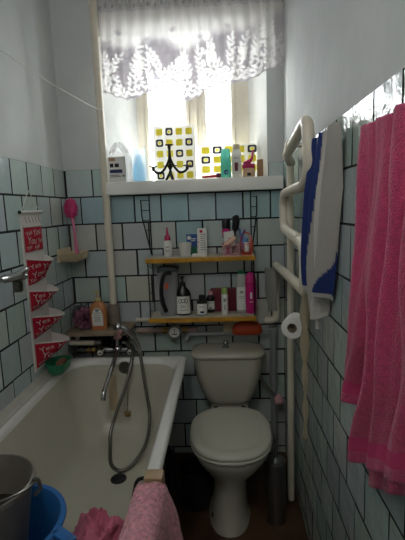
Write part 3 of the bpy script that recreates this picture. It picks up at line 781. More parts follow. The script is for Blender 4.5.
# green soap tray
gt = empty('soap_tray', (.062,-.45,.717), 'green plastic soap tray on the bathtub corner below the organizer', 'soap dish')
def gtray(k, z, r0=1): return [(.062+x*k*.85, -.45+y*k*.8, z+.035) for x,y in rrect(-.045,.06,-.085,.085,.04,7)]
mb = MB()
mb.rings([gtray(.55,.682),gtray(.9,.702),gtray(1,.728),gtray(1.06,.745),gtray(1.0,.745),gtray(.93,.728),gtray(.82,.708),gtray(.4,.702)]); 
# raised back against the wall
mb.grid(lambda s,t: (.03-.018*t, -.45+(s-.5)*.13*(1-.55*t), .77+.05*t*math.sin(PI*(.15+.7*s))), 12, 6)
mb.build('tray', M['green'], gt)
mb = MB(); mb.rings([[(.078+x*k, -.44+y*k, z+.036) for x,y in rrect(-.02,.02,-.042,.042,.018,6)] for k,z in ((.8,.707),(1,.716),(1,.730),(.8,.742))]); tag(mb.build('soap_bar', M['soap']), 'brown soap bar lying in the green tray', 'soap')
# chrome fork bracket
fb_ = empty('shower_bracket', (.02,-0.795,1.24), 'chrome forked shower bracket on the left wall', 'bracket')
mb = MB(); mb.lathe([(.028,0),(.026,.008),(.014,.012),(.012,.06)],18,M=frame((.002,-.86,1.255),(0,1,0),(0,0,1))); mb.tube(smooth_path([(.06,-0.865,1.255),(.085,-0.850,1.258),(.10,-0.820,1.262)],5),.017,12); mb.build('arm', M['chrome'], fb_)
for dz, dx in ((.014,.008),(-.012,-.004)):
    mb = MB(); mb.tube(smooth_path([(.098,-0.825,1.262+dz*.3),(.10+dx,-0.795,1.262+dz),(.10+dx,-0.770,1.262+dz*1.2),(.10,-0.753,1.262+dz*.8)],5),[.012]*8+[.011]*4+[.010]*3+[.005],10); mb.build('prong', M['chrome'], fb_)
mb = MB(); mb.lathe([(.016,-.04),(.019,-.034),(.019,.0),(.014,.004)],16,loc=(.092,-0.820,1.238)); mb.build('knob', M['darkchrome'], fb_)
# cream corner soap dish + pink brush
sd = empty('corner_soap_dish', (.06,-.1,1.23), 'cream plastic soap dish in the left corner below the pink brush', 'soap dish')
mb = MB()
def dsh(k,z): return [(.068+x*k, -.115+y*k, z) for x,y in rrect(-.058,.052,-.10,.10,.02,5)]
mb.rings([dsh(.75,1.232),dsh(.85,1.238),dsh(1,1.272),dsh(1.03,1.276),dsh(.97,1.276),dsh(.9,1.262),dsh(.7,1.248)])
for y in (-.18,-.14,-.10,-.06): mb.box(.115,.122,y-.012,y+.008,1.242,1.270,.002)
mb.build('dish', M['beige'], sd)
mb = MB(); mb.box(.002,.02,-.2,-.03,1.23,1.30,.004); mb.build('wall_plate', M['beige'], sd)
br = empty('back_brush', (.065,-.09,1.25), 'pink long-handled bath brush standing head up in the cream soap dish', 'brush')
mb = MB(); pth = smooth_path([(.075,-.09,1.252),(.07,-.088,1.33),(.065,-.085,1.42),(.058,-.08,1.47)],5); mb.tube(pth,[.013,.013,.012,.011,.010,.009]+[.008]*(len(pth)-6),10); mb.build('handle', M['pinkhandle'], br)
mb = MB(); mb.sphere((.055,-.08,1.515),.036,sy=.7,sz=1.45,n=20,m=14)
for k in range(160):
    a = random.uniform(0,2*PI); z = random.uniform(-1,1); q = math.sqrt(1-z*z)
    c = Vector((.055+.036*q*math.cos(a),-.08+.025*q*math.sin(a),1.515+.052*z)); dd = Vector((q*math.cos(a),q*math.sin(a)*1.2,z*.7)).normalized()
    mb.tube([c,c+dd*.007],[.0022,.0012],5)
mb.build('bristle_head', M['pinkrubber'], br)

# things on the board
lf_ = empty('loofah', (.085,-.12,.848), 'mauve and grey mesh bath sponge on the board by the corner', 'sponge')
def pouf(c, r, seed, mt, nm):
    mb = MB()
    for k in range(40):
        a = random.uniform(0,2*PI); z = random.uniform(-.9,1); q = math.sqrt(1-z*z); d_ = Vector((q*math.cos(a),q*math.sin(a),z))
        ctr = Vector(c)+d_*r*.55; t1 = d_.orthogonal().normalized(); t2 = d_.cross(t1)
        n_ = 18; w = r*.38
        inner = [ctr+(t1*math.cos(2*PI*i/n_)+t2*math.sin(2*PI*i/n_))*w*.3 for i in range(n_)]
        outer = [ctr+d_*r*(.42+.10*math.sin(6*PI*i/n_*1.0+k))+(t1*math.cos(2*PI*i/n_)+t2*math.sin(2*PI*i/n_))*w*(1+.25*math.sin(8*PI*i/n_+k)) for i in range(n_)]
        mb.rings([inner,outer],False,False)
    lo = min(v[2] for v in mb.v)
    if lo < .8485: mb.v = [(x,y,max(z,.8485)) for x,y,z in mb.v]
    mb.build(nm, M[mt], lf_, angle=30)
pouf((.103,-.135,.907),.056,1,'loofaM','mesh_ball'); pouf((.078,-.075,.917),.058,2,'loofaG','grey_mesh_ball')
sb_ = empty('liquid_soap_bottle', (.19,-.15,.848), 'amber liquid soap bottle with pale pump on the beige board', 'bottle')
def brr(hw,hd,z,r,cx,cy): return [(cx+x,cy+y,z) for x,y in rrect(-hw,hw,-hd,hd,r,5)]
SX,SY,ZZ = .190,-.15,.012
mb = MB(); mb.rings([brr(.042,.026,.836+ZZ,.02,SX,SY),brr(.045,.028,.842+ZZ,.022,SX,SY),brr(.047,.029,.90+ZZ,.024,SX,SY),brr(.047,.029,.95+ZZ,.024,SX,SY),brr(.040,.026,.975+ZZ,.022,SX,SY),brr(.022,.02,.99+ZZ,.016,SX,SY),brr(.016,.016,.997+ZZ,.014,SX,SY)]); mb.build('body', M['amber'], sb_, angle=60)
mb = MB(); mb.prism([(x,y) for x,y in [(-.03,.0),(.03,0),(.03,.06),(.022,.085),(.01,.1),(-.01,.1),(-.022,.085),(-.03,.06)]],.0, .0008, frame((SX,SY-.0292,.874),(1,0,0),(0,0,1))); mb.m=1
f_=onfront(SX,.959,SY-.0305); mb.text('\u2665',.022,f_); 
for k,(w_,zz) in enumerate(((.04,.932),(.034,.92),(.038,.908),(.03,.898),(.036,.888))): mb.box(SX-w_/2,SX+w_/2,SY-.0312,SY-.0302,zz+ZZ,zz+ZZ+.003)
mb.m=2; mb.box(SX-.03,SX+.03,SY-.0300,SY-.0288,.858,.872); mb.build('label', [M['label'],M['greylabel'],M['orangelabel']], sb_, smooth=False)
mb = MB(); mb.lathe([(.017,.996),(.017,1.012),(.008,1.016),(.006,1.04),(.012,1.043),(.012,1.052),(.001,1.053)],14,loc=(SX,SY,ZZ)); mb.tube([(SX,SY,1.060),(SX-.008,SY-.03,1.058)],.005,8); mb.build('pump', M['yellowpump'], sb_)

# ------------------------------------------------------------------ wire shelf
ws = empty('wall_shelf', (.76,-.08,.88), 'two-tier wire wall shelf with yellow-edged boards under the window', 'shelf')
for z in (1.213,.884):
    mb = MB(); mb.box(.472,1.054,-.168,-.012,z,z+.018,.002); mb.m=1; mb.box(.47,1.056,-.178,-.166,z-.004,z+.021,.003); mb.m=2; mb.box(.474,1.052,-.164,-.014,z+.0178,z+.0212,.001); mb.build('shelf_board', [M['pine'],M['pine'],M['shelfliner']], ws)
for x in (.480,1.048):
    mb = MB(); r_=.0034; o_ = -1 if x < .7 else 1
    mb.tube([(x,-.009,1.585),(x,-.009,.875)], r_, 8)
    xo = lambda z: x+o_*(.040 if o_<0 else .030)*min(1, max(0,(z-1.24)/.22))
    mb.tube([(xo(z),-.02-.03*(z-1.24)/.3,z) for z in (1.548,1.46,1.40,1.34,1.28,1.24)], r_, 8)
    for z in (1.545,1.49,1.435,1.38): mb.tube([(x,-.009,z),(xo(z),-.02-.03*(z-1.24)/.3,z)], .0022, 6)
    # lower zig-zag
    mb.tube([(x,-.16,1.21),(x,-.16,.89)], r_, 8)
    zz = 1.20; k = 0
    while zz > .91:
        mb.tube([(x,-.009,zz-.045),(x,-.16,zz)], .0018, 6); zz -= .05
    mb.tube([(x,-.16,.885),(x,-.009,.84)], r_, 8)
    mb.build('wire_bracket', M['wire'], ws)
    mb = MB(); mb.tube([(x,-.0,1.585),(x,-.02,1.588)], .005, 8); mb.build('nail', M['blackmetal'], ws)
U = 1.2345; D = .9055

def bottle(name, x, y, z, prof, mt, label, cat='bottle', group=None, sy=.75, cap=None, lab=None, n=22):
    e = empty(name, (x,y,z), label, cat, group)
    mb = MB(); mb.lathe(prof, n, (x,y,z), sy=sy); mb.build('body', M[mt], e, angle=50)
    if cap:
        cp, cm, cn = cap; mb = MB(); mb.lathe(cp, n, (x,y,z), sy=(sy+1)/2 if sy<1 else 1); mb.build(cn, M[cm], e, angle=50)
    if lab:
        r, z0, z1, lm, extra = lab
        mb = MB()
        mb.grid(lambda s,t: (x+r*math.sin((s-.5)*2.2), y-r*sy*math.cos((s-.5)*2.2)-.0008, z+z0+(z1-z0)*t), 12, 2); mb.m=1
        wrap = lambda a,b: (x+r*math.sin(a/r), y-r*sy*math.cos(a/r)-.0016, z+(z0+z1)/2+b)
        extra and extra(mb, wrap, r)
        mb.build('label', lm if isinstance(lm,list) else [M[lm], M['greylabel']], e, angle=60)
    return e
def bars(rows):
    def f(mb, wrap, r):
        for w_, b0, h_ in rows:
            mb.grid(lambda s,t: wrap((s-.5)*w_, b0+h_*t), 6, 1)
    return f
# upper tier
bottle('dye_bottle', .585,-.10,U, [(.02,0),(.023,.003),(.023,.07),(.021,.082),(.015,.09)], 'white', 'white bottle with pointed magenta nozzle on the upper shelf', sy=.85, cap=([(.016,.09),(.017,.093),(.015,.112),(.007,.122),(.0035,.16),(.001,.161)],'pinkcap','nozzle'), lab=(.0232,.012,.066,'label',bars([(.02,.012,.006),(.024,-.002,.003),(.024,-.01,.003)])))
mb = MB(); mb.lathe([(.024,0),(.026,.002),(.034,.072),(.0345,.075),(.032,.075),(.024,.004),(.001,.004)],26,(.68,-.10,U))
for k in range(14):
    a = 2*PI*k/14; mb.tube([(.68+.0262*math.cos(a),-.10+.0262*math.sin(a),U+.004),(.68+.0338*math.cos(a),-.10+.0338*math.sin(a),U+.07)],.0018,5)
tag(mb.build('plastic_cup', M['white']), 'white ribbed plastic cup on the upper shelf', 'cup')
cb = empty('medicine_carton', (.715,-.04,U), 'blue carton with a green foot behind the white cup', 'box')
mb = MB(); mb.box(.685,.745,-.055,-.03,U+.045,U+.115,.002); mb.m=1; mb.box(.688,.742,-.053,-.032,U,U+.045,.002); mb.m=2
mb.text('\u25CF',.03,onfront(.70,U+.095,-.0556)); mb.box(.71,.738,-.0556,-.055,U+.088,U+.093); mb.box(.71,.734,-.0556,-.055,U+.078,U+.082); mb.build('carton', [M['blue'],M['green'],M['label']], cb, smooth=False)
wb = empty('white_carton', (.773,-.08,U), 'tall white carton with red mark standing on the upper shelf', 'box')
mb = MB(); mb.box(.748,.799,-.095,-.062,U+.004,U+.148,.0015); mb.m=1; mb.box(.762,.778,-.0956,-.095,U+.125,U+.14); mb.box(.752,.758,-.0956,-.095,U+.07,U+.076); mb.m=2
for k in range(8): mb.box(.765,.795-random.uniform(0,.012),-.0956,-.095,U+.115-k*.012,U+.119-k*.012)
mb.box(.788,.791,-.0956,-.095,U+.02,U+.12); mb.build('carton', [M['white'],M['red'],M['greylabel']], wb, smooth=False)
mb = MB(); mb.box(.72,.80,-.155,-.105,U,U+.014,.004); tag(mb.build('paper_packet', M['white']), 'flat white packet lying in front of the tall white carton', 'packet')
def basket(name, x0, x1, z, h, mt, label):
    e = empty(name, ((x0+x1)/2,-.09,z), label, 'basket', 'baskets on the upper shelf')
    y0_, y1_ = -.155, -.035; mb = MB(); r_=.0018
    mb.box(x0+.006,x1-.006,y0_+.006,y1_-.006,z,z+.003)
    for zz, gr in ((z+h,0),(z+.004,.006),(z+h*.5,.003)):
        mb.tube([(x0+gr,y0_+gr,zz),(x1-gr,y0_+gr,zz),(x1-gr,y1_-gr,zz),(x0+gr,y1_-gr,zz)], .0032 if gr==0 else .002, 6, closed=True)
    n_=int((x1-x0)/.009)
    for k in range(n_+1):
        x = x0+(x1-x0)*k/n_
        for yy, s in ((y0_,1),(y1_,-1)): mb.tube([(x+(.006 if k==0 else -.006 if k==n_ else 0),yy+s*.006,z),(x,yy,z+h)], r_, 5)
    for k in range(1,13):
        y = y0_+(y1_-y0_)*k/13
        for xx, s in ((x0,1),(x1,-1)): mb.tube([(xx+s*.006,y,z),(xx,y,z+h)], r_, 5)
    mb.build('basket', M[mt], e); return e
basket('storage_basket', .885,.978,U,.058,'pinkpale','pale pink plastic basket of brushes on the upper shelf')
ob_ = basket('storage_basket', .982,1.046,U,.062,'orange','orange plastic basket with an arched handle on the upper shelf')
mb = MB(); mb.tube(smooth_path([(.984,-.095,U+.06),(.99,-.095,U+.10),(1.014,-.095,U+.118),(1.038,-.095,U+.10),(1.044,-.095,U+.06)],6),.004,8); mb.build('handle', M['orange'], ob_)
def stick(name, pts, r, mt, label, cat): 
    mb = MB(); mb.tube(pts, r, 10); return tag(mb.build(name, M[mt], angle=60), label, cat)
hb_ = empty('hairbrush', (.91,-.06,U+.004), 'magenta hairbrush with black top in the pale pink basket', 'hairbrush')
mb = MB(); mb.tube([(.915,-.06,U+.005),(.908,-.058,U+.09)],[.008,.009],10); mb.lathe([(.009,.085),(.018,.095),(.021,.125),(.019,.14)],16,(.906,-.058,U),sy=.45); mb.build('handle', M['magenta'], hb_)
mb = MB(); mb.lathe([(.019,.14),(.022,.15),(.021,.185),(.017,.192),(.001,.193)],16,(.906,-.058,U),sy=.45); mb.build('head', M['blackplastic'], hb_)
bk = empty('round_brush', (.955,-.075,U+.004), 'black hairbrush leaning tallest in the pale pink basket', 'hairbrush')
mb = MB(); mb.tube([(.94,-.075,U+.005),(.955,-.07,U+.13)],.007,10); mb.build('handle', M['blackplastic'], bk)
mb = MB(); pth=[(.955,-.07,U+.125),(.957,-.07,U+.14),(.962,-.068,U+.18),(.96,-.068,U+.207),(.957,-.068,U+.212)]; mb.tube(pth,[.009,.018,.020,.018,.006],14); mb.build('head', M['rubber'], bk)
mb = MB(); mb.prism(rrect(-.028,.028,-.04,.04,.006,3),0,.012,frame((.922,-.105,U+.088),(1,.05,.1),(-.1,0,1))); mb.m=1; mb.prism(rrect(-.006,.006,-.006,.006,.005,3),.0121,.0126,frame((.922,-.105,U+.088),(1,.05,.1),(-.1,0,1))); tag(mb.build('soap_packet', [M['label'],M['purple']]), 'white packet with a purple mark in the pale pink basket', 'packet')
mb = MB(); mb.tube([(.892,-.135,U+.045),(.9,-.132,U+.055),(.945,-.122,U+.088),(.955,-.12,U+.096)],[.008,.014,.016,.011],14); tag(mb.build('cream_tube', mat('peach_plastic','#dcb39b',.4)), 'peach cream tube lying across the pale pink basket', 'tube')
stick('toothbrush', [(.985,-.13,U+.01),(.992,-.12,U+.10),(1.008,-.115,U+.135)], .005, 'purple', 'purple toothbrush standing in the orange basket', 'toothbrush')
stick('comb_handle', [(.99,-.06,U+.01),(.985,-.06,U+.12),(.98,-.06,U+.14)], .006, 'bluesoft', 'pale blue stick at the back of the orange basket', 'comb')
mb = MB(); mb.tube([(.995,-.13,U+.03),(1.0,-.128,U+.06),(1.012,-.124,U+.092)],[.012,.016,.012],12); tag(mb.build('razor_case', M['bluesoft']), 'blue rounded case in the orange basket', 'case')
mb = MB(); mb.tube([(1.012,-.145,U+.02),(1.013,-.142,U+.07)],[.014,.013],14); tag(mb.build('white_jar', M['white']), 'small white pot in the front of the orange basket', 'jar')
stick('nail_file', [(1.03,-.10,U+.01),(1.036,-.10,U+.105)], .005, 'pinkpale', 'pale pink stick at the right of the orange basket', 'file')

# lower tier
jg = empty('plastic_jug', (.578,-.085,D), 'tall smoky grey plastic jug with curved black handle on lower shelf', 'jug')
mb = MB(); jj = lambda k,z,dx=0: [(.575+dx+x*k,-.085+y,z) for x,y in rrect(-.052,.052,-.045,.045,.022,6)]
mb.rings([jj(.86,D),jj(.9,D+.004),jj(.98,D+.1),jj(1.05,D+.2),jj(1.08,D+.25)],True,False); mb.build('body', M['jug'], jg, angle=60)
mb = MB(); mb.rings([jj(1.1,D+.245,.0),jj(1.16,D+.255,.004),jj(1.12,D+.268,.004),jj(.7,D+.274)]); mb.build('lid', mat('dark_grey_plastic','#3e4348',.35), jg, angle=60)
mb = MB(); mb.tube(smooth_path([(.60,-.135,D+.245),(.562,-.148,D+.235),(.546,-.152,D+.17),(.548,-.152,D+.09),(.565,-.142,D+.03)],7),[.011]*20+[.013]*9,12); mb.build('handle', M['blackplastic'], jg)
mb = MB(); mb.prism(rrect(-.009,.009,-.018,.018,.008,4),0,.003,frame((.572,-.132,D+.17),(1,0,0),(0,0,1))); mb.build('switch', M['orange'], jg)
pbt = bottle('pump_bottle', .656,-.095,D, [(.040,0),(.044,.003),(.044,.115),(.038,.135),(.02,.155),(.016,.165)], 'blackplastic', 'black pump bottle with white label on the lower shelf', sy=.7, cap=([(.017,.162),(.017,.182),(.006,.186),(.005,.205),(.011,.207),(.011,.215),(.001,.216)],'blackplastic','pump'),
   lab=(.0442,.010,.108,[M['label'],M['blackplastic'],M['greylabel']], lambda mb,wrap,r: ([mb.tube([wrap(ox+.011*math.cos(2*PI*k/14)*sx_, .024+.012*math.sin(2*PI*k/14)*sy_) for k in range(14)],.0016,5,closed=True) for ox,sx_,sy_ in ((-.014,.8,1),(.004,1,.8),(.02,.7,1.1))], mb.__setattr__('m',2), [mb.grid(lambda s,t: wrap((s-.5)*w_,b0+.003*t),6,1) for w_,b0 in ((.03,-.005),(.024,-.012),(.04,-.03))])))
mb = MB(); mb.tube([(.656,-.095,D+.211),(.652,-.125,D+.209)],.0045,8); mb.build('nozzle', M['blackplastic'], pbt)
def sq(mb,wrap,r): mb.grid(lambda s,t: wrap((s-.5)*.02,-.022+.012*t),4,1); mb.grid(lambda s,t: wrap((s-.5)*.03,.012+.003*t),4,1)
bottle('lotion_bottle', .762,-.115,D, [(.028,0),(.031,.003),(.031,.07),(.028,.078),(.018,.082)], 'blackplastic', 'black bottle with white label and ridged cap, front of the lower shelf', sy=.7, cap=([(.0165,.082),(.0175,.085),(.017,.108),(.0145,.112),(.001,.1125)],'rubber','cap'), lab=(.0312,.006,.066,[M['label'],M['navy']],sq))
bottle('medicine_bottle', .808,-.055,D, [(.022,0),(.025,.003),(.025,.08),(.02,.092),(.011,.1)], 'blackplastic', 'dark narrow-necked bottle with white cap behind the black lotion bottle', sy=.9, cap=([(.013,.1),(.0135,.102),(.0135,.118),(.012,.121),(.001,.1215)],'pinkpale','cap'), lab=(.0252,.02,.066,'label',sq))
mb = MB(); mb.rings([[(.885+x*k,-.035+y*k,z) for x,y in rrect(-.085,.085,-.018,.018,.016,5)] for k,z in ((.94,D),(1,D+.006),(1.0,D+.09),(.96,D+.12),(.86,D+.132))]); tag(mb.build('cosmetic_pouch', M['maroon'], angle=50), 'dark red pouch leaning on tiles at the back of the lower shelf', 'pouch')
bottle('roll_on_tube', .888,-.125,D, [(.017,0),(.0185,.003),(.0185,.115),(.017,.118)], 'white', 'slim white tube with lime green cap on the lower shelf', sy=.9, cap=([(.0175,.118),(.0175,.148),(.015,.153),(.001,.154)],'lightgreen','cap'), lab=(.0187,.02,.10,'label',bars([(.012,.015,.02),(.006,-.03,.03)])))
bottle('shampoo_bottle', .982,-.09,D, [(.026,0),(.029,.004),(.0295,.12),(.028,.19),(.022,.215),(.017,.222)], 'greyplastic', 'tall pale grey bottle with green cap beside the magenta bottle', sy=.7, cap=([(.0175,.222),(.018,.224),(.017,.238),(.001,.24)],'green','cap'), lab=(.0297,.02,.15,'label',bars([(.02,.03,.012),(.026,.01,.003),(.026,0,.003)])))
M['greyplastic'].node_tree.nodes['Principled BSDF'].inputs['Base Color'].default_value = lin('#b4b7b2')
bottle('shampoo_bottle', 1.034,-.10,D, [(.024,0),(.028,.004),(.031,.1),(.03,.18),(.024,.215),(.014,.228),(.001,.23)], 'magenta', 'tall magenta bottle at the right end of the lower shelf', sy=.65, cap=([(.0292,.17),(.0305,.172),(.0305,.176),(.0292,.178)],'pinkcap','cap_seam'), lab=(.0315,.05,.12,[M['magenta'],M['label']],bars([(.012,.0,.035),(.02,-.02,.004)])))

# ------------------------------------------------------------------ window sill things
S = 1.6502
cbg = empty('carrier_bag', (.325,-.01,S), 'white plastic carrier bag of boxes at the left end of the sill', 'bag')
mb = MB()
def bagfn(s,t):
    a = s*2*PI; k = 1+.05*math.sin(a*5+t*4)+.03*math.sin(a*9-t*7)
    w = (.062 if t<.6 else .062*(1-.25*smoothstep(.6,1,t)))*k; d_ = .038*k*(1-.25*t)
    x = math.copysign(abs(math.cos(a))**.6,math.cos(a))*w; y = math.copysign(abs(math.sin(a))**.6,math.sin(a))*d_
    return (.332+x, -.012+y, S+.001+.17*t+(.018*math.sin(a*2+.6)*t**3))
mb.grid(bagfn, 48, 18); mb.build('bag_body', M['bag'], cbg, angle=180)
for x0,sg in ((.292,1),(.372,-1)):
    mb = MB(); mb.grid(lambda s,t: (x0+sg*(.03*math.sin(t*PI))+.016*(s-.5)*2*(1+.3*math.sin(t*9)), -.045+.012*t+.012*math.sin(s*6+t*4), S+.155+.058*math.sin(t*PI)), 6, 14); mb.build('bag_handle', M['bag'], cbg, angle=180)
mb = MB(); mb.box(.274,.372,-.066,-.056,S+.001,S+.135,.002); mb.m=1; mb.box(.284,.352,-.0672,-.066,S+.048,S+.066); mb.m=2
mb.box(.286,.305,-.0672,-.066,S+.078,S+.098,.0); mb.box(.312,.335,-.0672,-.066,S+.078,S+.098); mb.m=3
for zz,w_ in ((.026,.06),(.034,.05)): mb.box(.284,.284+w_,-.0672,-.066,S+zz,S+zz+.004)
mb.m=2; mb.box(.352,.366,-.0672,-.066,S+.028,S+.034); mb.m=4; mb.box(.282,.315,-.0672,-.066,S+.112,S+.128)
tag(mb.build('printed_carton', [M['label'],M['navy'],M['blackprint'],M['greylabel'],M['brown']], smooth=False), 'white printed box with navy band at the left of the sill', 'box')
bbg = empty('clear_bag', (.43,.02,S), 'clear plastic bag around a pale blue bottle on the sill', 'bag')
mb = MB()
mb.grid(lambda s,t: (.43+(.047*(1-.2*t)*(1+.06*math.sin(s*2*PI*6+t*3)))*math.cos(s*2*PI), .02+.035*math.sin(s*2*PI)*(1-.2*t), S+.001+.185*t+.012*math.sin(s*2*PI*2+1)*t**2), 40, 16); mb.build('bag_body', M['bagclear'], bbg, angle=180)
bottle('cleaner_bottle', .428,.02,S, [(.03,0),(.034,.004),(.033,.06),(.026,.10),(.016,.12),(.014,.15),(.001,.151)], 'bluecup', 'pale blue bottle inside the clear bag on the sill', sy=.8)
# candelabra
cd = empty('candelabra', (.603,.03,S), 'black iron three-arm candelabra on the sill before the left pane', 'candelabra')
CX, CY = .603,.03
mb = MB(); mb.lathe([(.007,.03),(.010,.05),(.006,.06),(.013,.075),(.014,.085),(.006,.095),(.005,.11),(.009,.115),(.010,.122),(.0075,.15),(.0065,.19)],14,(CX,CY,S)); mb.build('stem', M['blackmetal'], cd)
for k in range(3):
    a = math.radians(-90+120*k+30); mb = MB(); mb.tube(smooth_path([(CX,CY,S+.045),(CX+.014*math.cos(a),CY+.014*math.sin(a),S+.025),(CX+.026*math.cos(a),CY+.026*math.sin(a),S+.004)],5),[.008]*6+[.007]*4+[.008],8); mb.build('leg', M['blackmetal'], cd)
for dx,dz in ((-.096,.082),(.096,.082),(0,.197)):
    if dx:
        mb = MB(); sg = 1 if dx>0 else -1
        mb.tube(smooth_path([(CX,CY,S+.13),(CX+sg*.02,CY,S+.085),(CX+sg*.048,CY,S+.05),(CX+sg*.075,CY,S+.048),(CX+dx,CY,S+dz-.02)],6),.0068,8)
        mb.tube(smooth_path([(CX,CY,S+.07),(CX+sg*.02,CY,S+.085),(CX+sg*.04,CY,S+.082)],4),.0025,6); mb.tube([(CX+sg*.052,CY,S+.05),(CX+sg*.055,CY,S+.038)],.004,8); mb.build('arm', M['blackmetal'], cd)
    mb = MB(); mb.lathe([(.004,-.024),(.009,-.020),(.009,-.004),(.022,-.002),(.024,.002),(.011,.0),(.008,-.006),(.001,-.006)],18,(CX+dx,CY,S+dz)); mb.build('candle_cup', M['blackmetal'], cd)
# yellow and black patterned sheets
def sheetp(name, x0, x1, h, y, mt, label, rows, cells):
    lean = .04
    Ms = frame((x0,y,S+.0005),(1,0,0),(0,lean,1))
    mb = MB(); mb.box(0,x1-x0,0,h,-.0012,0,.0,M=Ms)
    for (cx,cy,kind,sx) in cells:
        a_, b_ = .019*sx,.019
        mb.m = 1
        if kind == 'y': mb.prism(rrect(cx-a_,cx+a_,cy-b_,cy+b_,.007,4),.0004,.0008,Ms)
        else:
            o_ = rrect(cx-a_*1.12,cx+a_*1.12,cy-b_*1.12,cy+b_*1.12,.01,5); i_ = rrect(cx-a_*.60,cx+a_*.60,cy-b_*.60,cy+b_*.60,.008,5); n_=len(o_)
            vs = [Ms @ Vector((x,yy,.0008)) for x,yy in o_+i_]; mb.m = 2; mb.add(vs,[(i,(i+1)%n_,n_+(i+1)%n_,n_+i) for i in range(n_)]); mb.m = 1
            mb.prism(rrect(cx-a_*.45,cx+a_*.45,cy-b_*.45,cy+b_*.45,.006,4),.0004,.0008,Ms)
    o = mb.build(name, [M[mt],M['yellowprint'],M['blackprint']], smooth=False)
    return tag(o, label, 'sheet', 'patterned sheets on the sill')
cells = []
pat = ['yoyy','oyyo','yyoy','yyyo','oyyy']
for r,row in enumerate(pat):
    for c_,k in enumerate(row): cells.append((.035+.0575*c_, .288-.0625*r, 'y' if k=='y' else 'o',1))
sheetp('patterned_sheet', .500,.742,.322,.13,'film','milky sheet with yellow squares leaning behind the candelabra', 5, cells)
cells = []
for r,row in enumerate(['yoyyo','oyyyy','yyyyy']):
    for c_,k in enumerate(row): cells.append((.045+.068*c_,.175-.055*r,'y' if k=='y' else 'o',1.25))
sheetp('patterned_sheet', .757,1.09,.205,.15,'filmclear','clear sheet with yellow squares leaning behind the bottles', 3, cells)
rz = empty('red_razor', (.83,-.03,S), 'red handled razor lying flat at the middle of the sill', 'razor')
mb = MB(); mb.tube([(.785,-.045,S+.008),(.82,-.045,S+.009),(.868,-.045,S+.012)],[.005,.007,.008],10); mb.build('handle', M['red'], rz)
mb = MB(); mb.box(.862,.888,-.058,-.034,S+.002,S+.026,.004); mb.build('head', M['maroon'], rz)
def nivea(mb,wrap,r):
    n_=20; pts=[wrap(.013*math.cos(2*PI*i/n_), -.03+.013*math.sin(2*PI*i/n_)) for i in range(n_)]; mb.m=1; mb.add(pts,[tuple(range(n_))]); mb.m=2
    mb.text('NIVEA',.0075,lambda a,b: (Vector(wrap(a,-.03+b))+Vector((0,-.0008,0))))
bottle('shower_gel_bottle', .916,-.02,S, [(.024,0),(.028,.003),(.029,.07),(.027,.125),(.024,.148),(.021,.155),(.001,.157)], 'teal', 'teal bottle with round blue badge on the sill', sy=.65, lab=(.0292,.012,.11,[M['teal'],M['blue'],M['label']],nivea))
def pan(mb,wrap,r):
    mb.m=1; mb.grid(lambda s,t: wrap(-.012+.018*s,-.035+.045*t),4,1); mb.m=2
    for b0 in (.03,.036,-.0,-.01): mb.grid(lambda s,t: wrap((s-.5)*.032,b0+.002*t),4,1)
bottle('shampoo_bottle', .975,-.02,S, [(.022,0),(.026,.003),(.0265,.09),(.025,.13),(.02,.15)], 'whiteglow', 'white bottle with beige cap and red mark on the sill', sy=.65, cap=([(.019,.15),(.02,.152),(.019,.175),(.016,.178),(.001,.179)],'beige','cap'), lab=(.0267,.02,.12,[M['label'],M['maroon'],M['greylabel']],pan))
jr = empty('jar', (1.04,-.02,S), 'low tan jar with crimson lid under the crimson brush', 'jar')
mb = MB(); mb.lathe([(.030,0),(.033,.003),(.033,.045),(.03,.05),(.001,.05)],24,(1.04,-.02,S)); mb.m=1; mb.box(1.03,1.05,-.0535,-.052,S+.006,S+.022); mb.build('body', [mat('tan_jar','#d3b08d',.4),M['blackprint']], jr)
mb = MB(); mb.lathe([(.034,.047),(.035,.05),(.035,.066),(.032,.07),(.001,.07)],24,(1.04,-.02,S)); mb.build('lid', M['pinkcap'], jr)
mb = MB(); pth=smooth_path([(1.012,-.02,S+.075),(1.04,-.02,S+.082),(1.058,-.02,S+.10),(1.066,-.02,S+.145)],5); mb.tube(pth,[.006,.008,.011,.012,.013,.014,.013,.012,.010,.009,.008,.007,.006,.006,.005,.004],12); tag(mb.build('scrub_brush', M['pinkcap']), 'crimson brush lying on the tan jar, handle up', 'brush')
mb = MB(); mb.box(1.086,1.118,-.035,.0,S,S+.092,.003); tag(mb.build('cardboard_box', M['brown']), 'small brown cardboard box at the right end of the sill', 'box')

# ------------------------------------------------------------------ lace valance
cu = empty('lace_curtain', (.75,-.055,2.1), 'white lace valance curtain hanging across the top of the window', 'curtain')
CX0, CX1 = .276, 1.230
def botz(s):
    # two shallow scallops plus small ripples
    base = 2.128+.075*smoothstep(.55,1,s)
    big = -.055*math.exp(-((s-.14)/.11)**2) -.075*math.exp(-((s-.47)/.10)**2) -.035*math.exp(-((s-.80)/.10)**2)
    return base+big+.008*abs(math.sin(s*PI*15))
leaves = []
rnd = random.Random(3)
def add_leaf(x,z,ang,l,w): leaves.append((x,z,math.cos(ang),math.sin(ang),l,w))
def sprig(x,z,ang,n,l,w,step):
    for k in range(n):
        add_leaf(x+.5*l*math.cos(ang+.75),z+.5*l*math.sin(ang+.75),ang+.75,l,w)
        add_leaf(x+.5*l*math.cos(ang-.75),z+.5*l*math.sin(ang-.75),ang-.75,l,w)
        ang += rnd.uniform(-.25,.25); x += step*math.cos(ang); z += step*math.sin(ang)
    add_leaf(x+.4*l*math.cos(ang),z+.4*l*math.sin(ang),ang,l,w)
x = CX0+.012
while x < CX1:
    s = (x-CX0)/(CX1-CX0); zb = botz(s)
    sprig(x, zb+.012, PI/2+rnd.uniform(-.5,.5), rnd.choice((7,8,9,11)), .032,.0115,.024)
    x += .035
